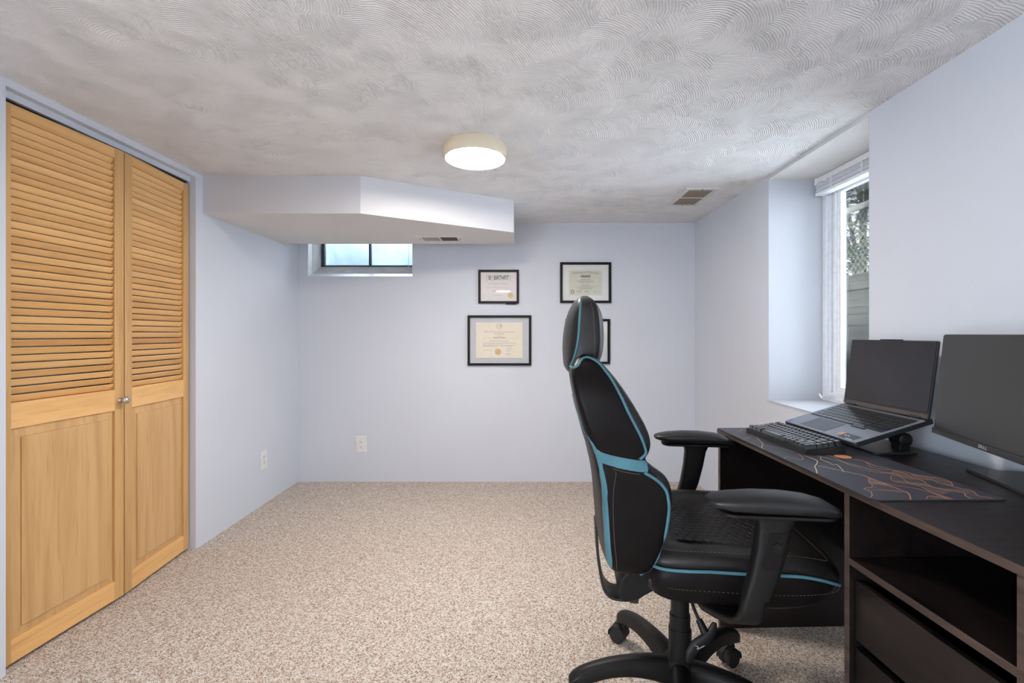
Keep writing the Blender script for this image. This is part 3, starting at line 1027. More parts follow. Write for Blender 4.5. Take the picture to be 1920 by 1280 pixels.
m.build('building_engraving', M['ink_grey'], c3.p)
m = MB()
for r_ in (0.0135, 0.0095):
    m.tube([(r_ * math.cos(t) - 0.099, -0.0098, -0.069 + r_ * math.sin(t)) for t in [2 * math.pi * i / 24 for i in range(25)]], 0.0012, 4)
m.build('round_seal', plain('maroon_ink', lin(120, 84, 88), 0.7), c3.p)

c4 = Cert(1101.5, 640, 0.338, 0.343, 'black framed certificate on the back wall, mostly hidden behind the chair headrest')
c4.paper(0.20, 0.22, 'parchment')
c4.text([('line', -0.06, 0.06, 0.04, 0.003), ('line', -0.07, 0.07, 0.0, 0.002), ('line', -0.07, 0.07, -0.02, 0.002)], 'ink_grey')

# ================================================================== DESK
DA = R(1.58)
desk = tag(empty('computer_desk', (0.792, 0.725, 0), DA), 'dark brown laminate computer desk with open shelf and drawers', 'desk')
DL, DD, DZ, TT = 1.075, 0.50, 0.764, 0.0165


def dbox(*bxs):
    m = MB()
    for a, b in bxs:
        m.box(a, b)
    return m


# local: x 0 at front edge (room side) .. DD at wall; y 0 near end .. DL far end
dbox(((0, 0, DZ - TT), (DD, DL, DZ))).build('desktop', M['dark_wood'], desk, bevel=0.0008)
for nm, y0, y1 in (('side_panel', 0.002, 0.018), ('divider_panel', 0.383, 0.399), ('side_panel', DL - 0.018, DL - 0.002)):
    dbox(((0.004, y0, 0.0), (DD, y1, DZ - TT))).build(nm, M['dark_wood'], desk)
dbox(((DD - 0.026, 0.018, 0.12), (DD - 0.012, 0.383, DZ - TT)), ((DD - 0.026, 0.399, 0.30), (DD - 0.012, DL - 0.018, DZ - TT))).build('back_panel', M['dark_wood'], desk)
dbox(((0.004, 0.018, 0.580), (DD - 0.026, 0.383, 0.596))).build('shelf', M['dark_wood'], desk)
dbox(((0.030, 0.018, 0.0), (DD - 0.026, 0.383, 0.05))).build('plinth', M['dark_wood'], desk)
# edge banding
m = MB()
m.box((-0.0006, 0, DZ - TT), (0, DL, DZ - 0.0008))
m.box((0.0034, 0.002, 0), (0.004, 0.018, DZ - TT))
m.box((0.0034, 0.383, 0), (0.004, 0.399, DZ - TT))
m.box((0.0034, DL - 0.018, 0), (0.004, DL - 0.002, DZ - TT))
m.box((0.0034, 0.018, 0.580), (0.004, 0.383, 0.596))
m.build('edge_banding', M['dark_edge'], desk)
for z0, z1 in ((0.404, 0.544), (0.226, 0.384), (0.052, 0.206)):
    d = dbox(((0.016, 0.022, z0), (0.030, 0.379, z1))).build('drawer', M['dark_wood'], desk, bevel=0.001)
    dbox(((0.030, 0.030, z0 + 0.01), (0.40, 0.040, z1 - 0.03)), ((0.030, 0.350, z0 + 0.01), (0.40, 0.360, z1 - 0.03)), ((0.39, 0.04, z0 + 0.01), (0.40, 0.35, z1 - 0.03)),
         ((0.030, 0.04, z0 + 0.01), (0.39, 0.35, z0 + 0.014))).build('drawer_box', M['dark_wood'], d)

# ------------------------------------------------------------------ desk mat
mat = tag(empty('desk_mat', (0.772, 1.022, DZ), R(1.0)), 'slate grey desk mat printed with copper contour lines, under the keyboard', 'desk mat')
MW, ML, MT = 0.300, 0.772, 0.0025


def rrect(x0, x1, y0, y1, r, n=6):
    pts = []
    for cx, cy, a0 in ((x1 - r, y0 + r, -90), (x1 - r, y1 - r, 0), (x0 + r, y1 - r, 90), (x0 + r, y0 + r, 180)):
        for i in range(n + 1):
            a = R(a0 + 90 * i / n)
            pts.append((cx + r * math.cos(a), cy + r * math.sin(a)))
    return pts


MB().prism(rrect(0.001, MW, -0.008, ML, 0.014), 0.0, MT).build('mat_surface', M['mat'], mat)
rp = rrect(0.001, MW, -0.008, ML, 0.014, 8)
MB().tube([(x, y, MT * 0.55) for x, y in rp + rp[:1]], 0.0017, 6).build('stitched_edge', M['mat_edge'], mat)
LINES = {
    'a': [(0.199, 0.32), (0.212, 0.311), (0.215, 0.287), (0.211, 0.256), (0.222, 0.239), (0.226, 0.214), (0.243, 0.206), (0.253, 0.174), (0.273, 0.155), (0.285, 0.147), (0.288, 0.133), (0.284, 0.109), (0.261, 0.082)],
    'b': [(0.149, 0.253), (0.151, 0.224), (0.156, 0.211), (0.172, 0.189), (0.195, 0.183), (0.204, 0.171), (0.196, 0.145), (0.181, 0.117), (0.184, 0.1), (0.183, 0.081), (0.175, 0.052), (0.174, 0.028), (0.178, 0.011), (0.18, -0.003)],
    'c': [(0.101, 0.188), (0.112, 0.173), (0.113, 0.15), (0.115, 0.129), (0.116, 0.108), (0.117, 0.078), (0.117, 0.053), (0.117, 0.041), (0.103, 0.018), (0.085, -0.004)],
    'd': [(0.226, 0.214), (0.234, 0.19), (0.225, 0.152), (0.229, 0.127), (0.216, 0.1), (0.21, 0.077), (0.224, 0.058), (0.238, 0.039), (0.242, 0.033), (0.229, 0.016), (0.222, -0.001)],
    'e': [(0.239, 0.174), (0.238, 0.141), (0.256, 0.126), (0.25, 0.106), (0.257, 0.092), (0.261, 0.082), (0.264, 0.066), (0.276, 0.057), (0.274, 0.044), (0.258, 0.018), (0.269, 0.009), (0.274, 0.001)],
    'f': [(0.116, 0.112), (0.129, 0.095), (0.147, 0.078), (0.161, 0.065), (0.167, 0.043), (0.172, 0.022), (0.174, 0.005), (0.177, -0.005)],
    'g': [(0.113, 0.15), (0.093, 0.126), (0.081, 0.105), (0.078, 0.095), (0.063, 0.079), (0.049, 0.076), (0.036, 0.067), (0.037, 0.058), (0.036, 0.046), (0.022, 0.025), (0.009, 0.011)],
    'h': [(0.215, 0.287), (0.209, 0.283), (0.203, 0.265), (0.192, 0.248), (0.199, 0.223), (0.221, 0.214)],
    'i': [(0.199, 0.171), (0.18, 0.164), (0.16, 0.139), (0.15, 0.118), (0.158, 0.111)],
    'j': [(0.122, -0.002), (0.136, 0.012), (0.149, 0.017), (0.165, 0.015), (0.172, 0.005)],
    'k': [(0.073, 0.611), (0.058, 0.573), (0.048, 0.542), (0.036, 0.507), (0.013, 0.474), (0.006, 0.45)],
    'l': [(0.027, 0.491), (0.044, 0.478), (0.06, 0.457), (0.072, 0.437), (0.079, 0.411)],
    'm': [(0.069, 0.636), (0.041, 0.612), (0.006, 0.579)],
    'n': [(0.078, 0.389), (0.07, 0.36), (0.06, 0.333), (0.047, 0.323), (0.035, 0.334), (0.022, 0.351), (0.006, 0.337)],
    'o': [(0.085, 0.364), (0.086, 0.339), (0.087, 0.319), (0.076, 0.294), (0.056, 0.269), (0.045, 0.258), (0.006, 0.19)],
    'p': [(0.123, 0.363), (0.123, 0.349), (0.11, 0.332), (0.104, 0.313), (0.105, 0.293), (0.103, 0.269), (0.113, 0.265), (0.086, 0.203)],
    'q': [(0.125, 0.352), (0.134, 0.335), (0.141, 0.315), (0.150, 0.298), (0.165, 0.248), (0.183, 0.201), (0.206, 0.186)],
    'r': [(0.157, 0.369), (0.159, 0.345), (0.153, 0.312), (0.147, 0.274), (0.149, 0.253)],
    't': [(0.052, 0.258), (0.072, 0.234), (0.091, 0.203), (0.101, 0.188)],
    'w': [(0.047, 0.715), (0.064, 0.72), (0.092, 0.754)],
}
thick = dict(a=.0016, b=.0012, c=.0020, d=.0017, e=.0016, g=.0012, k=.0020, o=.0022, p=.0016)
random.seed(5)
ms = {'copper': MB(), 'pale_copper': MB(), 'dim_print': MB()}
smooth_lines = {}
for k, pts in LINES.items():
    P = catmull([(x, y, 0) for x, y in pts], 6)
    P = [p + Vector((random.uniform(-.0009, .0009), random.uniform(-.0009, .0009), 0)) for p in P]
    smooth_lines[k] = P
    wd = thick.get(k, 0.0011)
    nn = [Vector((0, 0, 1))] * len(P)
    A_, B_ = [], []
    for i, p in enumerate(P):
        t = (P[min(i + 1, len(P) - 1)] - P[max(i - 1, 0)]).normalized()
        s_ = Vector((-t.y, t.x, 0)) * wd / 2
        z_ = Vector((0, 0, MT + 0.00005))
        A_.append(p + s_ + z_)
        B_.append(p - s_ + z_)
    ms['pale_copper' if k in 'klnopqtrwm' else 'copper'].ribbon(A_, B_, 0.00015, nn)


def contours(la, lb, count, mbk='dim_print', wig=0.004):
    """fine contour lines interpolated between two printed edges"""
    def res(P, n=40):
        return [P[int(i * (len(P) - 1) / (n - 1))] for i in range(n)]
    A0, B0 = res(la), res(lb)
    for c in range(1, count):
        f = c / count
        ph = random.uniform(0, 0.6)
        P = [a.lerp(b, f) + Vector((wig * math.sin(i * 0.45 + f * 3 + ph) * math.sin(math.pi * i / 39), 0, 0)) for i, (a, b) in enumerate(zip(A0, B0))]
        A_ = [p + Vector((0.00042, 0.00042, MT + 0.00005)) for p in P]
        B_ = [p + Vector((-0.00042, -0.00042, MT + 0.00005)) for p in P]
        ms[mbk].ribbon(A_, B_, 0.00012, [Vector((0, 0, 1))] * len(P))


sl = smooth_lines
contours(sl['c'][12:], sl['g'], 15)
contours(sl['d'][:40], [p for p in sl['b'][24:70]], 9)
contours(sl['e'][-26:], sl['d'][-30:], 7)
contours(sl['i'], sl['b'][30:55], 8, wig=0.002)
contours(sl['a'][-30:], sl['e'][:30], 7, wig=0.002)
contours(sl['j'], [p + Vector((0, -0.02, 0)) for p in sl['j']], 5, wig=0.001)
contours(sl['k'][:20], sl['m'], 10)
for k, mb in ms.items():
    # keep print on the mat
    mb.v = [(min(max(x, 0.004), MW - 0.004), min(max(y, -0.005), ML - 0.005), z) for x, y, z in mb.v]
    mb.build('printed_lines', M[k], mat)
m = MB().prism([(0.191 + 0.022 * math.cos(2 * math.pi * i / 28), 0.352 + 0.022 * math.sin(2 * math.pi * i / 28)) for i in range(28)], MT, MT + 0.00016)
m.build('printed_sun', M['copper'], mat)

# ------------------------------------------------------------------ mechanical keyboard
# local: x 0 front (user side) .. depth towards wall; y 0 near end .. length
kb = tag(empty('mechanical_keyboard', (0.858, 1.398, DZ + MT + 0.0004), R(3.4)), 'compact black mechanical keyboard on the desk mat in front of the laptop', 'keyboard')
KL, KD = 0.325, 0.128
tilt = R(5)
m = MB()
sec = [(0, 0.0), (KD, 0.0), (KD, 0.027), (KD - 0.004, 0.0275), (KD - 0.004, 0.023), (0.004, 0.0125), (0.004, 0.0165), (0, 0.016)]
m.loft([[Vector((x, 0, z)) for x, z in sec], [Vector((x, 0.005, z)) for x, z in sec]])
m.loft([[Vector((x, KL - 0.005, z)) for x, z in sec], [Vector((x, KL, z)) for x, z in sec]])
sec2 = [(0, 0.0), (KD, 0.0), (KD, 0.027), (KD - 0.004, 0.0275), (KD - 0.004, 0.019), (0.004, 0.009), (0.004, 0.0165), (0, 0.016)]
m.loft([[Vector((x, 0.005, z)) for x, z in sec2], [Vector((x, KL - 0.005, z)) for x, z in sec2]])
m.build('keyboard_case', M['bezel'], kb)


def keycap_mesh():
    """unit keycap 1 x 1 footprint, tapered, dished top, height 1"""
    me = MB()
    rings = []
    for s_, z_ in ((0.5, 0.0), (0.485, 0.15), (0.40, 0.92), (0.375, 1.0)):
        rings.append([Vector((x * s_ / 0.5, y * s_ / 0.5, z_)) for x, y in rrect(-0.5, 0.5, -0.5, 0.5, 0.08, 2)])
    me.loft(rings)
    return me.build('key', M['key'], kb)


proto = keycap_mesh()
U = 0.0190
# rows from user side; in the user's view y decreases to the right (near end = right)
rows = [
    [1.25, 1.25, 1.25, 6.25, 1, 1, 1, 1, 1, 1],
    [2.25] + [1] * 10 + [1.75, 1, 1],
    [1.75] + [1] * 11 + [2.25, 1],
    [1.5] + [1] * 12 + [1.5, 1],
    [1] * 13 + [2, 1],
    [1] * 13 + [1, 1, 1],
]
first = True
span = KL - 0.012
for r_, row in enumerate(rows):
    tot = sum(row)
    sc = span / 16.0
    y = KL - 0.006
    gap = 0.0 if tot >= 16 else (16 - tot) * sc
    for i, wkey in enumerate(row):
        if r_ == 1 and i == len(row) - 2 or (r_ == 5 and i == 13):
            pass
        L = wkey * sc
        if first:
            k, first = proto, False
        else:
            k = proto.copy()
            COL.objects.link(k)
        x = 0.0135 + r_ * 0.0192 + (0.004 if r_ == 5 else 0)
        zb = 0.012 + x * math.tan(tilt) * 0.95
        k.location = (x, y - L / 2, zb)
        k.scale = (0.0180, L - 0.0012, 0.0125 + 0.0012 * (abs(r_ - 2)))
        k.rotation_euler = (0, -tilt + R((r_ - 2) * -2.0), 0)
        y -= L
        if r_ == 0 and i == 6:
            y -= 0.2 * sc
        if i == len(row) - 2 and r_ in (1, 2, 3, 4):
            y -= 0.25 * sc if gap > 0.25 * sc else 0
        if r_ == 5 and i in (0, 4, 8):
            y -= 0.0

# ------------------------------------------------------------------ laptop stand
ls = tag(empty('laptop_stand', (1.02, 1.40, DZ)), 'black folding laptop stand with round hinges propping up the laptop', 'laptop stand')
ls.rotation_euler = (0, 0, R(2))
MB().prism(rrect(0.05, 0.195, 0.00, 0.30, 0.02), 0.0, 0.007).build('stand_base', M['black_metal'], ls, bevel=0.0015)
for yy in (0.015, 0.235):
    m = MB()
    m.lathe([(0.016, 0), (0.021, 0.004), (0.021, 0.046), (0.016, 0.05)], 28, mat=Matrix.Translation((0.165, yy + 0.05, 0.0405)) @ Matrix.Rotation(R(90), 4, 'X'))
    m.build('hinge', M['plastic'], ls, smooth=True)
    m = MB()
    m.box((0.148, yy + 0.008, 0.006), (0.182, yy + 0.042, 0.038))
    m.build('hinge_bracket', M['plastic'], ls, bevel=0.003)

# ------------------------------------------------------------------ laptop
# local: x 0 at front lip .. LD at hinge, y 0 near end (user's right) .. LW
LT = R(16.5)
LW, LD_, LTH = 0.352, 0.250, 0.016
lap = tag(empty('laptop', (0.992, 1.372, 0.7925), rot=(0, -LT, R(1.5))), 'open dark grey laptop tilted on a stand beside the window', 'laptop')
m = MB()
m.prism(rrect(0, LD_, 0, LW, 0.008), 0.0, LTH * 0.9)
m.build('laptop_base', M['laptop_dark'], lap, bevel=0.003)
deck = MB().prism(rrect(0.0015, LD_ - 0.022, 0.0015, LW - 0.0015, 0.007), LTH * 0.9, LTH).build('palm_rest', M['laptop'], lap)
MB().box((LD_ - 0.022, 0.004, LTH * 0.9 - 0.001), (LD_, LW - 0.004, LTH - 0.002)).build('hinge_cover', M['laptop_dark'], lap)
MB().box((0.012, 0.150, LTH), (0.086, 0.275, LTH + 0.0003)).build('trackpad', plain('trackpad_surface', lin(82, 88, 96), 0.28, 0.5), lap)
# trackpad outline
m = MB()
for a, b in (((0.0115, 0.1495), (0.0865, 0.1505)), ((0.0115, 0.2745), (0.0865, 0.2755)), ((0.0860, 0.1495), (0.0868, 0.2755))):
    m.box((*a, LTH), (*b, LTH + 0.0004))
m.build('trackpad_groove', M['laptop_dark'], lap)
MB().box((0.096, 0.013, LTH), (0.216, 0.340, LTH + 0.0004)).build('key_well', M['laptop_dark'], lap)
lk = MB().prism(rrect(-0.5, 0.5, -0.5, 0.5, 0.1, 2), 0, 1).build('key', M['key'], lap)
first = True
main_rows = [[1.3, 1, 1, 1.2, 4.7, 1.2, 1], [2.0] + [1] * 10 + [1.6], [1.6] + [1] * 11 + [1.6], [1.4] + [1] * 12 + [1.2], [1] * 13 + [1.6], [1] * 14]
KY1, KYM, KY0 = 0.337, 0.088, 0.016
cnt = 0


def put_key(x, y0, y1, d=0.0165):
    global first, cnt
    if first:
        k, first = lk, False
    else:
        k = lk.copy()
        COL.objects.link(k)
    k.location = (x, (y0 + y1) / 2, LTH + 0.0004)
    k.scale = (d, (y1 - y0) - 0.0026, 0.0016)
    cnt += 1


for r_, row in enumerate(main_rows):
    tot = sum(row)
    sc = (KY1 - KYM) / tot
    y = KY1
    x = 0.1075 + r_ * 0.0192
    for wk in row:
        put_key(x - (0.001 if r_ == 5 else 0), y - wk * sc, y, 0.0165 if r_ < 5 else 0.012)
        y -= wk * sc
npr = (KYM - 0.003 - KY0) / 4
for r_ in range(1, 6):
    for c_ in range(4):
        x = 0.1075 + r_ * 0.0192
        if cnt < 100:
            put_key(x - (0.001 if r_ == 5 else 0), KYM - 0.003 - (c_ + 1) * npr, KYM - 0.003 - c_ * npr, 0.0165 if r_ < 5 else 0.012)
# arrow keys dropping below the main block
for yy, dx in ((0.118, 0.0), (0.100, 0.0), (0.082, 0.0)):
    if cnt < 100:
        put_key(0.0935 + dx, yy - 0.009, yy + 0.009, 0.010)
MB().box((0.086, 0.070, LTH), (0.098, 0.130, LTH + 0.0003)).build('arrow_key_well', M['laptop_dark'], lap)
MB().box((0.2185, 0.013, LTH), (0.2205, 0.340, LTH + 0.0006)).build('speaker_strip', M['hinge_strip'], lap)
st1 = MB().box((0.008, LW - 0.024, LTH), (0.024, LW - 0.008, LTH + 0.0003)).build('processor_sticker', M['blue_sticker'], lap)
m = MB()
v, f = text_mesh('intel', 0.006)
m.add([(b + 0.016, LW - 0.016 - a, LTH + 0.0005) for a, _, b in v], f)
m.build('lettering', M['white_ink'], st1)
MB().box((0.024, 0.086, LTH), (0.041, 0.104, LTH + 0.0003)).build('orange_label', M['orange_sticker'], lap)
st2 = MB().box((0.008, 0.020, LTH), (0.041, 0.084, LTH + 0.0003)).build('dark_label', plain('grey_label', lin(62, 68, 80), 0.4), lap)
m = MB()
for y_ in (0.070, 0.058):
    m.prism([(0.027 + 0.003 * math.cos(2 * math.pi * i / 12), y_ + 0.004 * math.sin(2 * math.pi * i / 12)) for i in range(12)], LTH + 0.0003, LTH + 0.0005)
m.box((0.0095, 0.024, LTH + 0.0003), (0.0125, 0.052, LTH + 0.0005))
m.build('label_print', M['white_ink'], st2)
# lid (leans back 8 degrees from vertical)
lid = empty('laptop_lid', (LD_ - 0.010, 0, LTH - 0.001), parent=lap, rot=(0, R(8.0) + LT, 0))
LH = 0.236
MB().prism(rrect(0.0, LH, 0.001, LW - 0.001, 0.006), 0.0, 0.006, mat=Matrix.Rotation(R(-90), 4, 'Y')).build('lid_shell', M['laptop_dark'], lid, bevel=0.0015)
MB().box((-0.0076, 0.006, 0.020), (-0.0061, LW - 0.006, LH - 0.004)).build('display', M['screen'], lid)
MB().box((-0.0074, 0.003, 0.001), (-0.0061, LW - 0.003, 0.0135)).build('lower_bezel', M['hinge_strip'], lid)
for y_ in (0.045, LW - 0.045):
    m = MB().tube([(-0.004, y_ - 0.018, 0.001), (-0.004, y_ + 0.018, 0.001)], 0.0058, 12)
    m.build('hinge', M['laptop_dark'], lid, smooth=True)
MB().box((-0.0062, LW / 2 - 0.045, LH), (-0.001, LW / 2 + 0.045, LH + 0.003)).build('camera_bump', M['laptop_dark'], lid, bevel=0.001)

# ------------------------------------------------------------------ monitor
# local: x towards the wall (back), y along the screen away from the viewer
MP0, MP1 = Vector((1.202, 1.352, 0)), Vector((1.095, 1.000, 0))     # far and nearer points along the lower edge
mdir = (MP0 - MP1).normalized()
MWD = 0.452
mo = MP0 - mdir * (MWD / 2)
mon = tag(empty('monitor', (mo.x, mo.y, DZ), math.atan2(mdir.y, mdir.x) - R(90)), 'black flat computer monitor on a plate stand, right end of the desk', 'monitor')
head = empty('screen_head', (0, 0, 0.0795), parent=mon, rot=(0, R(5.0), 0))
MH = 0.287
MB().box((0.0, -MWD / 2, 0.0), (0.022, MWD / 2, MH)).build('housing', M['bezel'], head, bevel=0.004)
MB().box((-0.0015, -MWD / 2 + 0.004, 0.018), (0.0, MWD / 2 - 0.004, MH - 0.004)).build('display', M['screen_monitor'], head)
MB().box((-0.004, -MWD / 2, 0.0), (0.001, MWD / 2, 0.0165)).build('lower_bezel', plain('satin_grey_bezel', lin(54, 53, 54), 0.3, 0.2), head, bevel=0.001)
m = MB()
v, f = text_mesh('D', 0.0115, xs=1.15)
m.add([(-0.0043, -(a - 0.0125), b + 0.0083) for a, _, b in v], f)
v, f = text_mesh('L', 0.0115, xs=1.15)
m.add([(-0.0043, -(a + 0.0035), b + 0.0083) for a, _, b in v], f)
m.add([(-0.0043, -(a + 0.0110), b + 0.0083) for a, _, b in v], f)
v, f = text_mesh('E', 0.0105, xs=1.15)
c_, s_ = math.cos(R(38)), math.sin(R(38))
m.add([(-0.0043, -(a * c_ - b * s_ - 0.0042), a * s_ + b * c_ + 0.0083) for a, _, b in v], f)
m.build('lettering', M['white_ink'], head)
MB().box((0.018, -0.07, 0.05), (0.045, 0.07, 0.20)).build('rear_housing', M['bezel'], head, bevel=0.012, seg=3)
# stand
m = MB()
m.box((0.105, -0.028, 0.006), (0.128, 0.028, 0.21))
m.box((0.035, -0.028, 0.165), (0.128, 0.028, 0.21))
m.build('stand_column', M['bezel'], mon, bevel=0.004)
bp = [(0.028, -0.085), (0.150, -0.115), (0.160, -0.100), (0.160, 0.110), (0.150, 0.120), (0.022, 0.118)]
m = MB().prism(bp, 0.0, 0.008)
m.build('stand_base', plain('satin_black_base', (0.024, 0.024, 0.024), 0.34), mon, bevel=0.0015)
# cable hanging behind
m = MB()
m.tube(catmull([(0.05, 0.010, 0.20), (0.10, 0.045, 0.13), (0.118, 0.052, 0.09), (0.122, 0.052, 0.05), (0.128, 0.050, 0.022), (0.155, 0.050, 0.013), (0.150, 0.062, 0.0125)], 6), 0.0032, 8)
m.build('cable', M['rubber'], mon, smooth=True)

# ================================================================== CHAIR
# local: x forward, y to the sitter's left; the photo looks at the sitter's right side (-y)
ch = tag(empty('gaming_chair', (0.49, 1.39, 0), R(-6)), 'black leather gaming chair with teal piping turned towards the desk', 'chair')


def interp(tab, z):
    """smooth (catmull) interpolation of rows (z, a, b, ...)"""
    if z <= tab[0][0]:
        return tab[0][1:]
    if z >= tab[-1][0]:
        return tab[-1][1:]
    for i in range(len(tab) - 1):
        if tab[i][0] <= z <= tab[i + 1][0]:
            t = (z - tab[i][0]) / (tab[i + 1][0] - tab[i][0])
            a, b, c, d = tab[max(i - 1, 0)], tab[i], tab[i + 1], tab[min(i + 2, len(tab) - 1)]
            h = c[0] - b[0]
            out = []
            for k in range(1, len(b)):
                m0 = (c[k] - a[k]) / (c[0] - a[0]) * h if c[0] > a[0] else 0
                m1 = (d[k] - b[k]) / (d[0] - b[0]) * h if d[0] > b[0] else 0
                out.append((2 * t**3 - 3 * t * t + 1) * b[k] + (t**3 - 2 * t * t + t) * m0 + (-2 * t**3 + 3 * t * t) * c[k] + (t**3 - t * t) * m1)
            return tuple(out)


# z, half width, x back centre, x back side, x front side, x front centre
BACK = [
    (0.498, 0.170, -0.235, -0.205, -0.165, -0.150),
    (0.507, 0.205, -0.248, -0.222, -0.148, -0.130),
    (0.530, 0.232, -0.258, -0.236, -0.132, -0.120),
    (0.580, 0.246, -0.264, -0.246, -0.112, -0.120),
    (0.640, 0.250, -0.269, -0.252, -0.094, -0.128),
    (0.700, 0.251, -0.274, -0.257, -0.086, -0.136),
    (0.745, 0.251, -0.281, -0.262, -0.088, -0.143),
    (0.775, 0.250, -0.288, -0.267, -0.103, -0.150),
    (0.797, 0.248, -0.293, -0.271, -0.132, -0.158),
    (0.813, 0.247, -0.297, -0.275, -0.149, -0.163),
    (0.830, 0.248, -0.303, -0.280, -0.141, -0.168),
    (0.856, 0.250, -0.310, -0.289, -0.137, -0.178),
    (0.892, 0.251, -0.320, -0.302, -0.147, -0.190),
    (0.950, 0.246, -0.333, -0.320, -0.178, -0.210),
    (1.000, 0.230, -0.342, -0.332, -0.210, -0.228),
    (1.035, 0.205, -0.343, -0.336, -0.238, -0.242),
    (1.060, 0.170, -0.330, -0.322, -0.262, -0.258),
    (1.076, 0.125, -0.312, -0.305, -0.282, -0.275),
]
HEADT = [
    (1.022, 0.095, -0.352, -0.342, -0.306, -0.290),
    (1.034, 0.115, -0.359, -0.343, -0.280, -0.262),
    (1.060, 0.124, -0.362, -0.336, -0.262, -0.245),
    (1.100, 0.132, -0.363, -0.326, -0.255, -0.238),
    (1.150, 0.130, -0.358, -0.320, -0.255, -0.238),
    (1.190, 0.123, -0.348, -0.316, -0.259, -0.244),
    (1.215, 0.112, -0.337, -0.312, -0.266, -0.254),
    (1.231, 0.095, -0.326, -0.309, -0.276, -0.268),
    (1.239, 0.070, -0.316, -0.304, -0.287, -0.282),
]


def half_ring(tab, z, n=5):
    w_, bc, bs, fs, fc = interp(tab, z)
    dx = fs - bs
    c = [(bc, 0), (bc + (bs - bc) * 0.22, 0.45 * w_), (bc + (bs - bc) * 0.62, 0.82 * w_), (bs + dx * 0.03, 0.965 * w_), (bs + dx * 0.20, 1.0 * w_),
         (bs + dx * 0.5, 1.008 * w_), (fs - dx * 0.18, 0.995 * w_), (fs - dx * 0.02, 0.95 * w_), (fs - dx * 0.04, 0.86 * w_), (fs + (fc - fs) * 0.75 - 0.004, 0.58 * w_), (fc, 0)]
    P = catmull([(x, y, 0) for x, y in c], n)
    return [Vector((p.x, -p.y, z)) for p in P]      # near (-y) side, from back centre to front centre


def surf_at(tab, x, z, back=True):
    """point of the near side whose x is x; returns position and outward normal"""
    h = half_ring(tab, z, 10)
    lo, hi = int(len(h) * 0.20), int(len(h) * 0.80)
    best = min(range(lo, hi), key=lambda i: abs(h[i].x - x))
    p = h[best]
    t = (h[best + 1] - h[best - 1]).normalized()
    nrm = Vector((t.y, -t.x, 0))
    if nrm.y > 0:
        nrm = -nrm
    return p.copy(), nrm


def mirror(v):
    return Vector((v.x, -v.y, v.z))


def shell(tab, name, parent, z0, z1, nz, cls, mats, n=5):
    m = MB()
    rings = []
    zs = [z0 + (z1 - z0) * i / nz for i in range(nz + 1)]
    for z in zs:
        h = half_ring(tab, z, n)
        full = h + [mirror(p) for p in reversed(h[1:-1])]
        rings.append(full)
    # dome the ends
    cz = lambda ring, dz, s_: [Vector((p.x * 0 + (sum(q.x for q in ring) / len(ring)) * (1 - s_) + p.x * s_, p.y * s_, p.z + dz)) for p in ring]
    rings = [cz(rings[0], -0.006, 0.55), cz(rings[0], -0.004, 0.85)] + rings + [cz(rings[-1], 0.003, 0.85), cz(rings[-1], 0.005, 0.5)]
    m.loft(rings)
    # classify faces
    for i, f in enumerate(m.f):
        if len(f) == 4:
            c = sum((Vector(m.v[k]) for k in f), Vector()) / 4
            m.mi[i] = cls(c)
    return m.build(name, mats, parent, smooth=True, angle=180)


def ypipe(x_of, z):
    return None


UP = [(-0.343, 1.041), (-0.330, 1.040), (-0.318, 1.047), (-0.309, 1.061), (-0.293, 1.067), (-0.269, 1.057), (-0.250, 1.037), (-0.232, 1.011), (-0.212, 0.971), (-0.193, 0.931), (-0.166, 0.878), (-0.153, 0.845), (-0.153, 0.828), (-0.166, 0.816)]
LO = [(-0.157, 0.785), (-0.134, 0.772), (-0.114, 0.756), (-0.100, 0.734), (-0.095, 0.695), (-0.100, 0.648), (-0.113, 0.588), (-0.129, 0.541), (-0.145, 0.513), (-0.160, 0.506)]


def line_x(pts, z):
    ps = sorted(pts, key=lambda p: p[1])
    for (x0, z0), (x1, z1) in zip(ps, ps[1:]):
        if z0 <= z <= z1 and z1 > z0:
            return x0 + (x1 - x0) * (z - z0) / (z1 - z0)
    return None


def cls_back(c):
    xs = line_x([p for p in UP[4:13]], c.z) if c.z > 0.828 else line_x(LO[1:9], c.z)
    w_, bc, bs, fs, fc = interp(BACK, c.z)
    if xs is None:
        return 1 if c.x > fs - 0.02 else 0
    return 1 if c.x > xs else 0


br = shell(BACK, 'backrest', ch, 0.498, 1.076, 84, cls_back, [M['leather'], M['carbon']])


def pipe_on(tab, pts, r, name, parent, mt, lift=0.001, both=True):
    P3 = []
    C = catmull([(x, 0, z) for x, z in pts], 5)
    for p in C:
        q, nn = surf_at(tab, p.x, p.z)
        P3.append(q + nn * lift)
    # light smoothing
    for _ in range(3):
        P3 = [P3[0]] + [(P3[i - 1] + P3[i] * 2 + P3[i + 1]) / 4 for i in range(1, len(P3) - 1)] + [P3[-1]]
    if both:
        MB().tube([mirror(p) for p in P3], r, 8).build(name, M[mt], parent, smooth=True)
    return MB().tube(P3, r, 8).build(name, M[mt], parent, smooth=True)


pipe_on(BACK, UP, 0.0036, 'upper_piping', br, 'teal')
pipe_on(BACK, LO, 0.0040, 'lower_piping', br, 'teal')


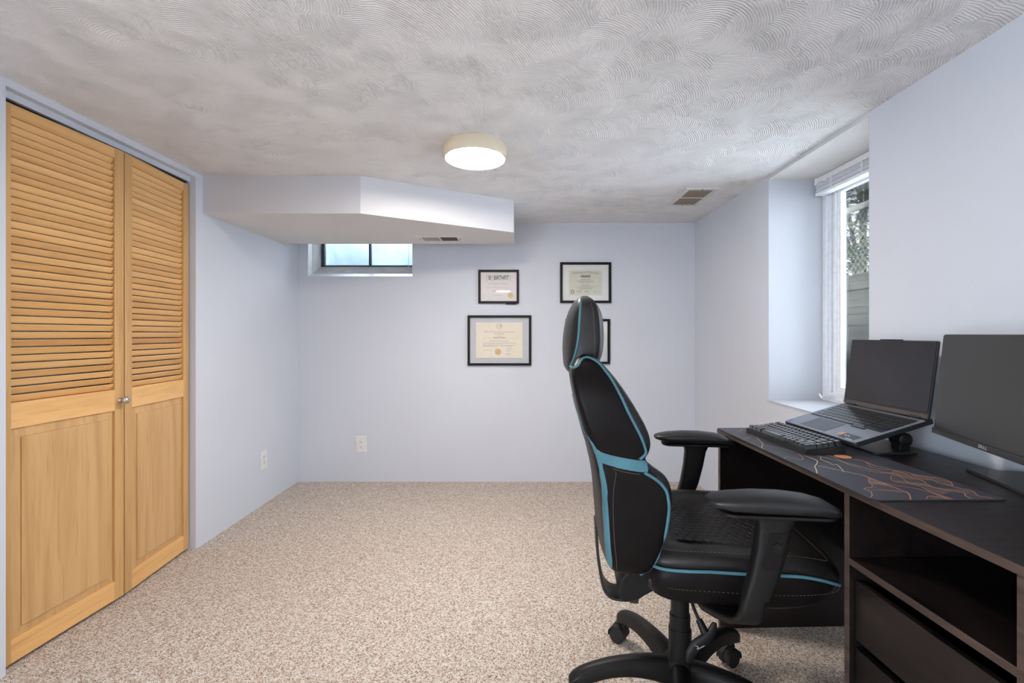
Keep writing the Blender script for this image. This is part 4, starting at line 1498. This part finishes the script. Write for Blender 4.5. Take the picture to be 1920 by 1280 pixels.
def strip_on(tab, top, bot, name, parent, mt, thick=0.003):
    A = catmull([(x, 0, z) for x, z in top], 5)
    B = catmull([(x, 0, z) for x, z in bot], 5)
    K = 5
    cols = []
    for a, b in zip(A, B):
        col = []
        for k in range(K + 1):
            p = a.lerp(b, k / K)
            q, nn = surf_at(tab, p.x, p.z)
            col.append((q, nn))
        cols.append(col)
    for side in (1, -1):
        m = MB()
        inn = [[(q if side > 0 else mirror(q)) for q, nn in c] for c in cols]
        outr = [[(q + nn * thick * (0.4 if k in (0, K) else 1)) if side > 0 else mirror(q + nn * thick * (0.4 if k in (0, K) else 1)) for k, (q, nn) in enumerate(c)] for c in cols]
        n_ = len(cols)
        v = [p for c in outr for p in c] + [p for c in inn for p in c]
        f = []
        o2 = n_ * (K + 1)
        for i in range(n_ - 1):
            for k in range(K):
                a0 = i * (K + 1) + k
                f.append((a0, a0 + 1, a0 + K + 2, a0 + K + 1))
            for k in (0, K):
                a0 = i * (K + 1) + k
                f.append((a0, a0 + K + 1, a0 + K + 1 + o2, a0 + o2))
        for i in (0, n_ - 1):
            for k in range(K):
                a0 = i * (K + 1) + k
                f.append((a0, a0 + 1, a0 + 1 + o2, a0 + o2))
        m.add(v, f)
        m.build(name, M[mt], parent, smooth=True, angle=50)


# horizontal waist band, widening at the back corner
strip_on(BACK, [(-0.284, 0.850), (-0.268, 0.836), (-0.245, 0.827), (-0.205, 0.819), (-0.165, 0.813), (-0.150, 0.812)],
         [(-0.268, 0.806), (-0.262, 0.805), (-0.240, 0.799), (-0.205, 0.791), (-0.165, 0.786), (-0.146, 0.786)], 'waist_band', br, 'teal', 0.003)
# vertical strip down the back corner
strip_on(BACK, [(-0.298, 0.873), (-0.284, 0.843), (-0.271, 0.806), (-0.261, 0.745), (-0.256, 0.664), (-0.250, 0.583), (-0.243, 0.532)],
         [(-0.295, 0.870), (-0.272, 0.838), (-0.259, 0.802), (-0.248, 0.746), (-0.242, 0.665), (-0.236, 0.578), (-0.232, 0.528)], 'back_strip', br, 'teal', 0.002)
# V shaped seam rising to the back centre
for s in (1, -1):
    m = MB()
    P3 = []
    for i in range(13):
        t = i / 12
        z = 0.873 + 0.072 * t
        h = half_ring(BACK, z, 10)
        idx = int((1 - t ** 2.2) * 22)
        P3.append(h[idx] + Vector((-0.001, -0.001 * (1 - t), 0)))
    if s < 0:
        P3 = [mirror(p) for p in P3]
    m.tube(P3, 0.0014, 6)
    m.build('back_seam', M['teal'], br, smooth=True)
pipe_on(BACK, [(-0.224, 0.785), (-0.232, 0.745), (-0.232, 0.66), (-0.226, 0.58), (-0.221, 0.53)], 0.0007, 'stitching', br, 'thread')
pipe_on(BACK, [(-0.235, 0.7925), (-0.205, 0.7845), (-0.168, 0.780)], 0.0007, 'stitching', br, 'thread')
# centre bolster pillow on the front, hidden side of the back
m = MB()
rg = []
for i in range(9):
    a = math.pi * i / 8
    rg.append([Vector((-0.142 + 0.004 + 0.026 * math.sin(a) * 0.8 * math.cos(2 * math.pi * k / 20), 0.155 * math.sin(2 * math.pi * k / 20) * (0.6 + 0.4 * math.sin(a)), 0.63 + 0.16 * i / 8)) for k in range(20)])


def cls_head(c):
    w_, bc, bs, fs, fc = interp(HEADT, c.z)
    if c.x < bs + 0.004:
        return 0
    return 1 if c.x < fs - 0.014 and abs(c.y) > 0.5 * w_ or (c.z > 1.226 and c.x < fs) else 2


hr = shell(HEADT, 'headrest', ch, 1.022, 1.239, 44, cls_head, [M['leather_soft'], M['carbon'], M['leather_soft']])
pipe_on(HEADT, [(-0.308, 1.234), (-0.309, 1.21), (-0.313, 1.17), (-0.316, 1.12), (-0.324, 1.08), (-0.331, 1.055), (-0.339, 1.038)], 0.0032, 'headrest_piping', hr, 'teal', lift=0.0015)
pipe_on(HEADT, [(-0.284, 1.234), (-0.279, 1.21), (-0.275, 1.17), (-0.272, 1.12), (-0.272, 1.06)], 0.0008, 'stitching', hr, 'thread', lift=0.0006)

# ---- seat ------------------------------------------------------------------


def seat_outline(inset=0.0, n=10):
    """closed outline (x, y), CCW"""
    c = [(-0.130, -0.170), (-0.128, -0.225), (-0.080, -0.250), (0.040, -0.256), (0.170, -0.256), (0.272, -0.246), (0.325, -0.205), (0.345, -0.105), (0.349, 0.0)]
    c = c + [(x, -y) for x, y in reversed(c[:-1])]
    P = catmull([(x, y, 0) for x, y in c], n, closed=True)
    out = []
    for p in P:
        cx, cy = 0.10, 0.0
        d = Vector((p.x - cx, p.y - cy, 0))
        L = d.length
        # inset towards the centre, roughly parallel
        q = Vector((cx + d.x * (1 - inset / 0.225), cy + d.y * (1 - inset / 0.256), 0))
        out.append(q)
    return out


def ztop(x):
    d = max(0.0, (x - 0.18) / 0.165)
    return -0.052 * d ** 2.4 - 0.006 * max(0, (0.0 - x) / 0.13)


def zbot(x):
    d = max(0.0, (x - 0.15) / 0.175)
    return 0.040 * d ** 2


m = MB()
LV = [  # inset, z, uses top(1) or bottom(0) curve
    (0.190, 0.452, 0), (0.060, 0.450, 0), (0.022, 0.455, 0), (0.006, 0.468, 0), (0.000, 0.490, 0), (0.000, 0.520, .4), (0.003, 0.540, .8), (0.008, 0.5475, 1)]
rings = []
for ins, z, u in LV:
    rings.append([Vector((p.x, p.y, z + ztop(p.x) * u + zbot(p.x) * (1 - u))) for p in seat_outline(ins)])
m.loft(rings)
seat = m.build('seat_base_cushion', M['leather'], ch, smooth=True, angle=180)
m = MB()
LV = [(0.008, 0.5485, 1), (0.000, 0.5540, 1), (0.001, 0.566, 1), (0.008, 0.578, 1), (0.018, 0.5855, 1), (0.0225, 0.5858, 1), (0.032, 0.5900, 1), (0.050, 0.5905, 1), (0.068, 0.5835, 1), (0.080, 0.5750, 1), (0.10, 0.5705, 1), (0.15, 0.569, 1), (0.20, 0.568, 1)]
rings = []
for ins, z, u in LV:
    rings.append([Vector((p.x, p.y, z + ztop(p.x))) for p in seat_outline(ins)])
m.loft(rings)
top = m.build('seat_cushion', M['leather_soft'], ch, smooth=True, angle=180)
P = [Vector((p.x, p.y, 0.5480 + ztop(p.x))) for p in seat_outline(-0.001)]
MB().tube(P + P[:2], 0.0040, 8).build('seat_piping', M['teal'], top, smooth=True)
m = MB()
for ins, z in ((0.0205, 0.5870),):
    Q = seat_outline(ins, 24)
    for i in range(0, len(Q) - 1, 2):
        a, b = Q[i], Q[i + 1]
        m.tube([Vector((a.x, a.y, z + ztop(a.x))), Vector((b.x, b.y, z + ztop(b.x)))], 0.0009, 4)
m.build('stitching', M['thread'], top)
m = MB()
Q = seat_outline(-0.0008, 24)
for i in range(0, len(Q) - 1, 2):
    a, b = Q[i], Q[i + 1]
    if a.x > -0.1:
        f1 = lambda p: 0.500 + 0.4 * ztop(p.x) + 0.5 * zbot(p.x)
        m.tube([Vector((a.x, a.y, f1(a))), Vector((b.x, b.y, f1(b)))], 0.0007, 4)
m.build('stitching', M['thread'], seat)
# honeycomb quilting of the seat centre
m = MB()
hx = 0.0150
row = 0
yy = -0.155
while yy <= 0.156:
    xx = -0.085 + (hx * 0.866 if row % 2 else 0)
    while xx < 0.235:
        if (abs(yy) < 0.150):
            v1, v2 = [], []
            for k in range(6):
                a = R(60 * k + 30)
                for lst, s_, dz in ((v1, 0.95, -0.0010), (v2, 0.84, 0.0009)):
                    X, Y = xx + hx * s_ * math.cos(a), yy + hx * s_ * math.sin(a)
                    # height of the dished centre
                    r_ = max(abs(X - 0.10) / 0.225, abs(Y) / 0.256)
                    rr = math.hypot((X - 0.10) / 0.225, Y / 0.256)
                    ins = max(0.0, 1 - rr) * 0.235
                    zc = 0.569 + max(0.0, (0.115 - ins)) * 0.10
                    lst.append(Vector((X, Y, zc + ztop(X) + dz + 0.0008)))
            m.loft([v1, v2])
        xx += hx * 1.732
    yy += hx * 1.5
    row += 1
m.build('honeycomb_quilting', M['leather_soft'], top)

# ---- mechanism under the seat ------------------------------------------------
m = MB()
m.box((-0.125, -0.115, 0.415), (0.130, 0.115, 0.455))
m.box((-0.070, -0.060, 0.392), (0.075, 0.060, 0.418))
m.build('tilt_mechanism', M['black_metal'], ch, bevel=0.012, seg=3)
# flat steel bracket joining back and seat
m = MB()
P = catmull([(-0.262, 0, 0.56), (-0.258, 0, 0.48), (-0.250, 0, 0.42), (-0.240, 0, 0.375), (-0.222, 0, 0.352), (-0.195, 0, 0.345), (-0.150, 0, 0.350), (-0.10, 0, 0.385), (-0.06, 0, 0.41)], 5)
rings = []
for i, p in enumerate(P):
    t = (P[min(i + 1, len(P) - 1)] - P[max(i - 1, 0)]).normalized()
    n_ = Vector((t.z, 0, -t.x)) * 0.004
    wy = 0.042
    rings.append([p + n_ + Vector((0, -wy, 0)), p + n_ + Vector((0, wy, 0)), p - n_ + Vector((0, wy, 0)), p - n_ + Vector((0, -wy, 0))])
m.loft(rings)
m.box((-0.165, -0.046, 0.340), (-0.140, 0.046, 0.360))
m.build('back_bracket', M['black_metal'], ch, bevel=0.001)
m = MB()
mt = Matrix(((1, 0, 0, 0), (0, 0, -1, 0), (0, 1, 0, 0), (0, 0, 0, 1)))
m.prism([(-0.205, 0.392), (-0.190, 0.372), (-0.150, 0.384), (-0.110, 0.408), (-0.050, 0.420), (-0.050, 0.458), (-0.120, 0.470), (-0.160, 0.485), (-0.200, 0.440)], -0.105, 0.105, mat=mt)
m.build('rear_seat_cover', M['plastic'], ch, bevel=0.008, seg=3)
# gas column with telescoping covers
m = MB()
m.lathe([(0.0265, 0.270), (0.0265, 0.400)], 32)
m.lathe([(0.0300, 0.225), (0.0300, 0.282), (0.0285, 0.284)], 32)
m.lathe([(0.0330, 0.130), (0.0330, 0.240), (0.0315, 0.242)], 32)
m.build('gas_column', M['plastic'], ch, smooth=True, angle=35, loc=(-0.010, 0.010, 0.004))
# lever
lv = MB()
lv.tube(catmull([(0.0, -0.06, 0.405), (0.000, -0.10, 0.375), (0.012, -0.125, 0.345)], 5), 0.0045, 10)
lv.tube([(0.010, -0.120, 0.350), (0.022, -0.138, 0.325)], [0.009, 0.0115], 12)
lever = lv.build('height_lever', M['plastic'], ch, smooth=True)
P = catmull([(-0.024, -0.150, 0.250), (-0.018, -0.148, 0.272), (0.000, -0.144, 0.296), (0.024, -0.140, 0.312), (0.040, -0.136, 0.330), (0.048, -0.134, 0.352)], 5)
rad = [0.004 + 0.011 * math.sin(math.pi * min(1, (i + 1.5) / (len(P) + 1))) ** 0.7 for i in range(len(P))]
MB().tube(P, rad, 14, sq=0.55, up=(0, -1, 0)).build('paddle', M['plastic'], lever, smooth=True)
m = MB()
for a, b in (((-0.008, 0.300), (0.000, 0.296)), ((0.000, 0.296), (-0.003, 0.290)), ((-0.003, 0.290), (0.016, 0.300))):
    m.tube([(a[0], -0.1545, a[1]), (b[0], -0.1535, b[1])], 0.0012, 5)
m.build('paddle_mark', plain('pale_grey_mark', lin(150, 150, 150), 0.5), lever)

# ---- armrests ------------------------------------------------------------------


def armrest(s):
    """s = -1 near side, +1 far side"""
    o = empty('armrest', (0, 0, 0), parent=ch)
    yc = 0.330 * s
    # pad: stations along x (x, half width, top, bottom)
    st = [(-0.030, 0.006, 0.753, 0.750), (-0.026, 0.022, 0.7575, 0.744), (-0.012, 0.034, 0.762, 0.740), (0.020, 0.042, 0.7680, 0.733), (0.075, 0.045, 0.7725, 0.731),
          (0.135, 0.046, 0.7725, 0.731), (0.190, 0.045, 0.767, 0.730), (0.228, 0.042, 0.757, 0.728), (0.246, 0.033, 0.746, 0.7275), (0.254, 0.018, 0.738, 0.728), (0.256, 0.005, 0.733, 0.7295)]
    rings = []
    for x, hw, zt_, zb_ in st:
        r = []
        for k in range(24):
            a = 2 * math.pi * k / 24
            cy, cz = math.cos(a), math.sin(a)
            yy_ = hw * math.copysign(abs(cy) ** 0.7, cy)
            zz_ = (zt_ - zb_) / 2 * math.copysign(abs(cz) ** (0.85 if cz > 0 else 0.55), cz)
            r.append(Vector((x, yc + yy_, (zt_ + zb_) / 2 + zz_)))
        rings.append(r)
    MB().loft(rings).build('arm_pad', M['pad'], o, smooth=True, angle=180)
    MB().prism([(x, yc + y) for x, y in rrect(-0.002, 0.246, -0.038, 0.038, 0.03)], 0.7235, 0.7305).build('pad_base', M['plastic'], o, bevel=0.0015)
    # post: superellipse section leaning back as it drops
    def sec(cx, cy, cz, hx_, hy_, tilt=0.0, n=20, pw=0.45):
        r = []
        for k in range(n):
            a = 2 * math.pi * k / n
            c1_, s1_ = math.cos(a), math.sin(a)
            X = hx_ * math.copysign(abs(c1_) ** pw, c1_)
            Y = hy_ * math.copysign(abs(s1_) ** pw, s1_)
            r.append(Vector((cx + X * math.cos(tilt), cy + Y, cz + X * math.sin(tilt))))
        return r
    rings = [sec(0.120, yc, 0.7245, 0.050, 0.022), sec(0.119, yc, 0.716, 0.042, 0.021), sec(0.117, yc, 0.700, 0.0365, 0.0205), sec(0.110, yc, 0.650, 0.034, 0.020),
             sec(0.097, yc, 0.590, 0.032, 0.019), sec(0.083, yc, 0.545, 0.030, 0.018), sec(0.0795, yc, 0.532, 0.0295, 0.0175)]
    MB().loft(rings).build('arm_post', M['plastic'], o, smooth=True, angle=60)
    rings = [sec(0.0765, yc, 0.536, 0.026, 0.0145), sec(0.073, yc, 0.520, 0.0255, 0.0145), sec(0.069, yc, 0.500, 0.026, 0.015), sec(0.066, yc - 0.004 * s, 0.483, 0.027, 0.014, 0.0),
             sec(0.062, yc - 0.016 * s, 0.468, 0.029, 0.014), sec(0.055, yc - 0.035 * s, 0.458, 0.033, 0.016), sec(0.045, yc - 0.065 * s, 0.449, 0.038, 0.016), sec(0.03, yc - 0.10 * s, 0.447, 0.045, 0.018), sec(0.02, yc - 0.22 * s, 0.449, 0.05, 0.02)]
    # keep the horizontal run thin: flatten by clamping section height
    out = []
    for i, r in enumerate(rings):
        if i < 4:
            out.append(r)
        else:
            c = sum(r, Vector()) / len(r)
            k = min(1.0, (i - 3) / 2)
            out.append([Vector((p.x, p.y * (1 - k) + c.y * k, c.z + (p.y - c.y) * k * -0.65 * s)) for p in r])
    MB().loft(out).build('arm_bracket', M['plastic'], o, smooth=True, angle=60)
    # outer face plate with hexagon button
    m = MB()
    yo = yc + s * 0.0205
    pl = [(0.107, 0.688), (0.136, 0.688), (0.1385, 0.684), (0.123, 0.612), (0.118, 0.606), (0.089, 0.606), (0.086, 0.611), (0.101, 0.684)]
    mt = Matrix(((1, 0, 0, 0), (0, 0, s, yo), (0, 1, 0, 0), (0, 0, 0, 1)))
    m.prism([(x, z) for x, z in pl], -0.003, 0.0012, mat=mt)
    m.build('adjuster_plate', plain('dark_adjuster_plate', (0.005, 0.0045, 0.0045), 0.5, spec=0.2), o, bevel=0.001)
    m = MB()
    m.prism([(0.1165 + 0.0115 * math.cos(R(60 * k + 30)), 0.655 + 0.0125 * math.sin(R(60 * k + 30))) for k in range(6)], 0.001, 0.0038, mat=mt)
    m.build('adjuster_button', M['plastic'], o, bevel=0.0008)
    return o


armrest(-1)
armrest(1)

# ---- five star base ------------------------------------------------------------------
m = MB()
m.lathe([(0.030, 0.055), (0.044, 0.060), (0.050, 0.085), (0.050, 0.120), (0.044, 0.142), (0.036, 0.150), (0.034, 0.151)], 36)
m.build('base_hub', M['plastic'], ch, smooth=True, angle=40, loc=(-0.010, 0.015, 0.008))
for k in range(5):
    ang = R(109.6 + 72 * k + 6)
    lg = empty('base_leg', (-0.010, 0.015, 0), ang, ch)
    #  stations: r, half width, top, bottom
    st = [(0.035, 0.030, 0.146, 0.072), (0.080, 0.027, 0.151, 0.088), (0.140, 0.0245, 0.150, 0.098), (0.200, 0.023, 0.143, 0.096), (0.250, 0.022, 0.131, 0.084), (0.285, 0.0215, 0.118, 0.071), (0.308, 0.020, 0.104, 0.063), (0.320, 0.015, 0.090, 0.060)]
    C = catmull([(r_, hw, 0) for r_, hw, a, b in st], 3)
    Z = catmull([(a, b, 0) for r_, hw, a, b in st], 3)
    rings = []
    for c_, z_ in zip(C, Z):
        r_, hw, zt_, zb_ = c_.x, c_.y, z_.x, z_.y
        h_ = zt_ - zb_
        rings.append([Vector((r_ * 1.05, y * hw, zb_ + h_ * q + 0.009)) for y, q in ((-0.8, 0), (-1.0, 0.10), (-1.0, 0.66), (-0.86, 0.76), (-0.86, 0.80), (-0.60, 0.94), (-0.25, 1), (0.25, 1), (0.60, 0.94), (0.86, 0.80), (0.86, 0.76), (1.0, 0.66), (1.0, 0.10), (0.8, 0))])
    MB().loft(rings).build('leg_arm', M['plastic'], lg, smooth=True, angle=35)
    cs = empty('caster', (0.313, 0, 0), R([35, 150, 60, -70, 170][k]), lg)
    m = MB()
    rx = Matrix.Rotation(R(90), 4, 'X')
    for s in (-1, 1):
        mt = Matrix.Translation((0.018, s * 0.0155 + 0.009, 0.0285)) @ rx
        m.lathe([(0.021, 0.0), (0.0275, 0.002), (0.0275, 0.015), (0.024, 0.018)], 28, mat=mt)
    m.box((0.004, -0.006, 0.020), (0.030, 0.006, 0.050))
    # hood over the twin wheels
    for s in (-1, 1):
        rr = []
        for y in (s * 0.002, s * 0.026):
            ring = []
            for i in range(13):
                a = R(-10 + 200 * i / 12)
                ring.append(Vector((0.018 + 0.032 * math.cos(a), y, 0.0305 + 0.031 * math.sin(a))))
            for i in range(12, -1, -1):
                a = R(-10 + 200 * i / 12)
                ring.append(Vector((0.018 + 0.0285 * math.cos(a), y, 0.0305 + 0.0285 * math.sin(a))))
            rr.append(ring)
        m.loft(rr)
    m.lathe([(0.007, 0.045), (0.007, 0.084)], 12)
    g = m.v
    wheel = m.build('caster_body', M['rubber'], lg, smooth=True, angle=40)
    wheel.location = cs.location
    wheel.rotation_euler = cs.rotation_euler
    bpy.data.objects.remove(cs)
    wheel.name = 'caster'


# ================================================================== OUTSIDE
# ground by the timber wall; unseen snow, raised to bounce light indoors
m = MB()
m.box((1.68, -5.0, 0.66), (9.0, 2.75, 0.71))
m.box((1.68, 2.75, 0.66), (2.6, 7.0, 0.71))
struct(m.build('bounce_ground_outside', M['snow']), 'unseen snow covered ground at the foot of the timber retaining wall, raised to bounce light indoors')
random.seed(21)
m = MB()
nx, ny = 14, 40
v = []
for i in range(nx + 1):
    for j in range(ny + 1):
        x = 2.72 + 8.0 * (i / nx) ** 1.6
        v.append((x, 2.76 + 8 * j / ny, 1.575 + 0.02 * random.random() + (x - 2.7) * 0.05))
f = [(i * (ny + 1) + j, (i + 1) * (ny + 1) + j, (i + 1) * (ny + 1) + j + 1, i * (ny + 1) + j + 1) for i in range(nx) for j in range(ny)]
m.add(v, f)
m.build('snow_ground', M['snow'], smooth=True)
struct(bpy.data.objects['snow_ground'], 'patchy old snow on the ground above the retaining wall')

tw = tag(empty('retaining_wall', (2.66, 3.0, 0.3)), 'weathered grey timber retaining wall outside the right window', 'retaining wall')
zt = 1.592
hs = [0.118, 0.135, 0.058, 0.085, 0.135, 0.13, 0.135, 0.135, 0.13, 0.13]
for i, h_ in enumerate(hs):
    off = -0.012 if i == 0 else random.uniform(0, 0.012)
    m = MB().box((2.6 + off, 2.76, zt - h_ + 0.0002), (2.74, 6.8, zt))
    rel(m, tw).build('timber', M['timber'], tw, bevel=0.006)
    zt -= h_

fn = tag(empty('chain_link_fence', (3.2, 3.0, 1.6)), 'galvanised chain link fence with a pale top rail behind the timber wall', 'fence')
m = MB().tube([(3.2, 2.85, 2.335), (3.2, 7.0, 2.335)], 0.028, 12)
rel(m, fn).build('top_rail', M['rail'], fn, smooth=True)
m = MB()
P_ = 0.062
Hf = 0.72
for s_ in (1, -1):
    y = 2.95 if s_ > 0 else 3.5
    while y < 6.4:
        pts = []
        k = 0
        zc = 1.62
        m.tube([(3.2 + 0.002 * s_, y, zc), (3.2 + 0.002 * s_, y + s_ * Hf * 0.9, zc + Hf)], 0.0016, 4)
        y += P_
rel(m, fn).build('wire_mesh', M['wire'], fn)
for yy in (2.9, 4.9, 6.6):
    m = MB().tube([(3.2, yy, 1.5), (3.2, yy, 2.36)], 0.024, 10)
    rel(m, fn).build('post', M['wire'], fn, smooth=True)

random.seed(33)
for bx_, by_, sz, lab in ((5.1, 6.9, 1.35, 'dense evergreen bush seen through the right window behind the fence'),):
    b_ = tag(empty('evergreen_bush', (bx_, by_, 1.65)), lab, 'bush')
    m = MB()
    for k in range(7):
        a = random.uniform(0, 6.28)
        m.tube(catmull([(0, 0, 0), (0.2 * math.cos(a), 0.2 * math.sin(a), 0.7), (0.55 * math.cos(a), 0.6 * math.sin(a), 1.6), (0.8 * math.cos(a), 0.9 * math.sin(a), 2.4)], 3), [0.05, 0.045, 0.04, 0.035, 0.03, 0.026, 0.02, 0.015, 0.01, 0.005], 6)
    m.build('branches', M['bark'], b_)
    m = MB()
    for c_ in range(420):
        a, rr = random.uniform(0, 6.28), random.uniform(0.2, 1.0) ** 0.5
        cz = random.uniform(0.05, 3.0)
        rad = 1.25 * math.sqrt(max(0.1, 1 - ((cz - 1.2) / 2.2) ** 2))
        c0 = Vector((rad * rr * math.cos(a), 1.25 * rad * rr * math.sin(a), cz))
        for q_ in range(56):
            d = Vector((random.gauss(0, 1), random.gauss(0, 1), random.gauss(0, 0.8))) * 0.13
            p = c0 + d
            t = Vector((random.gauss(0, 1), random.gauss(0, 1), random.gauss(0, 1))).normalized()
            s_ = t.orthogonal().normalized()
            L, Wd = random.uniform(0.05, 0.11), random.uniform(0.014, 0.03)
            m.add([p, p + t * L * 0.5 + s_ * Wd, p + t * L, p + t * L * 0.5 - s_ * Wd], [(0, 1, 2, 3)])
    m.build('foliage', M['leaf'], b_)

# light shaft outside the basement window
m = MB()
pts = []
for i in range(25):
    a = R(180 * i / 24)
    rr = 0.60 + 0.012 * (1 if i % 2 else -1)
    pts.append((-1.226 - rr * math.cos(a) * 0.95, 3.86 + rr * math.sin(a)))
for i in range(24):
    (x0, y0), (x1, y1) = pts[i], pts[i + 1]
    m.add([(x0, y0, 1.45), (x1, y1, 1.45), (x1, y1, 2.02), (x0, y0, 2.02), (x0, y0 + .004, 1.45), (x1, y1 + .004, 1.45), (x1, y1 + .004, 2.02), (x0, y0 + .004, 2.02)],
          [(0, 1, 2, 3), (7, 6, 5, 4), (3, 2, 6, 7), (0, 4, 5, 1)])
ww = m.build('window_well', M['well'])
tag(ww, 'pale galvanised window well curving around the outside of the basement window', 'window well')
struct(MB().box((-2.2, 3.852, 1.40), (-0.3, 4.6, 1.45)).build('well_floor', M['snow']), 'pale floor of the window well')
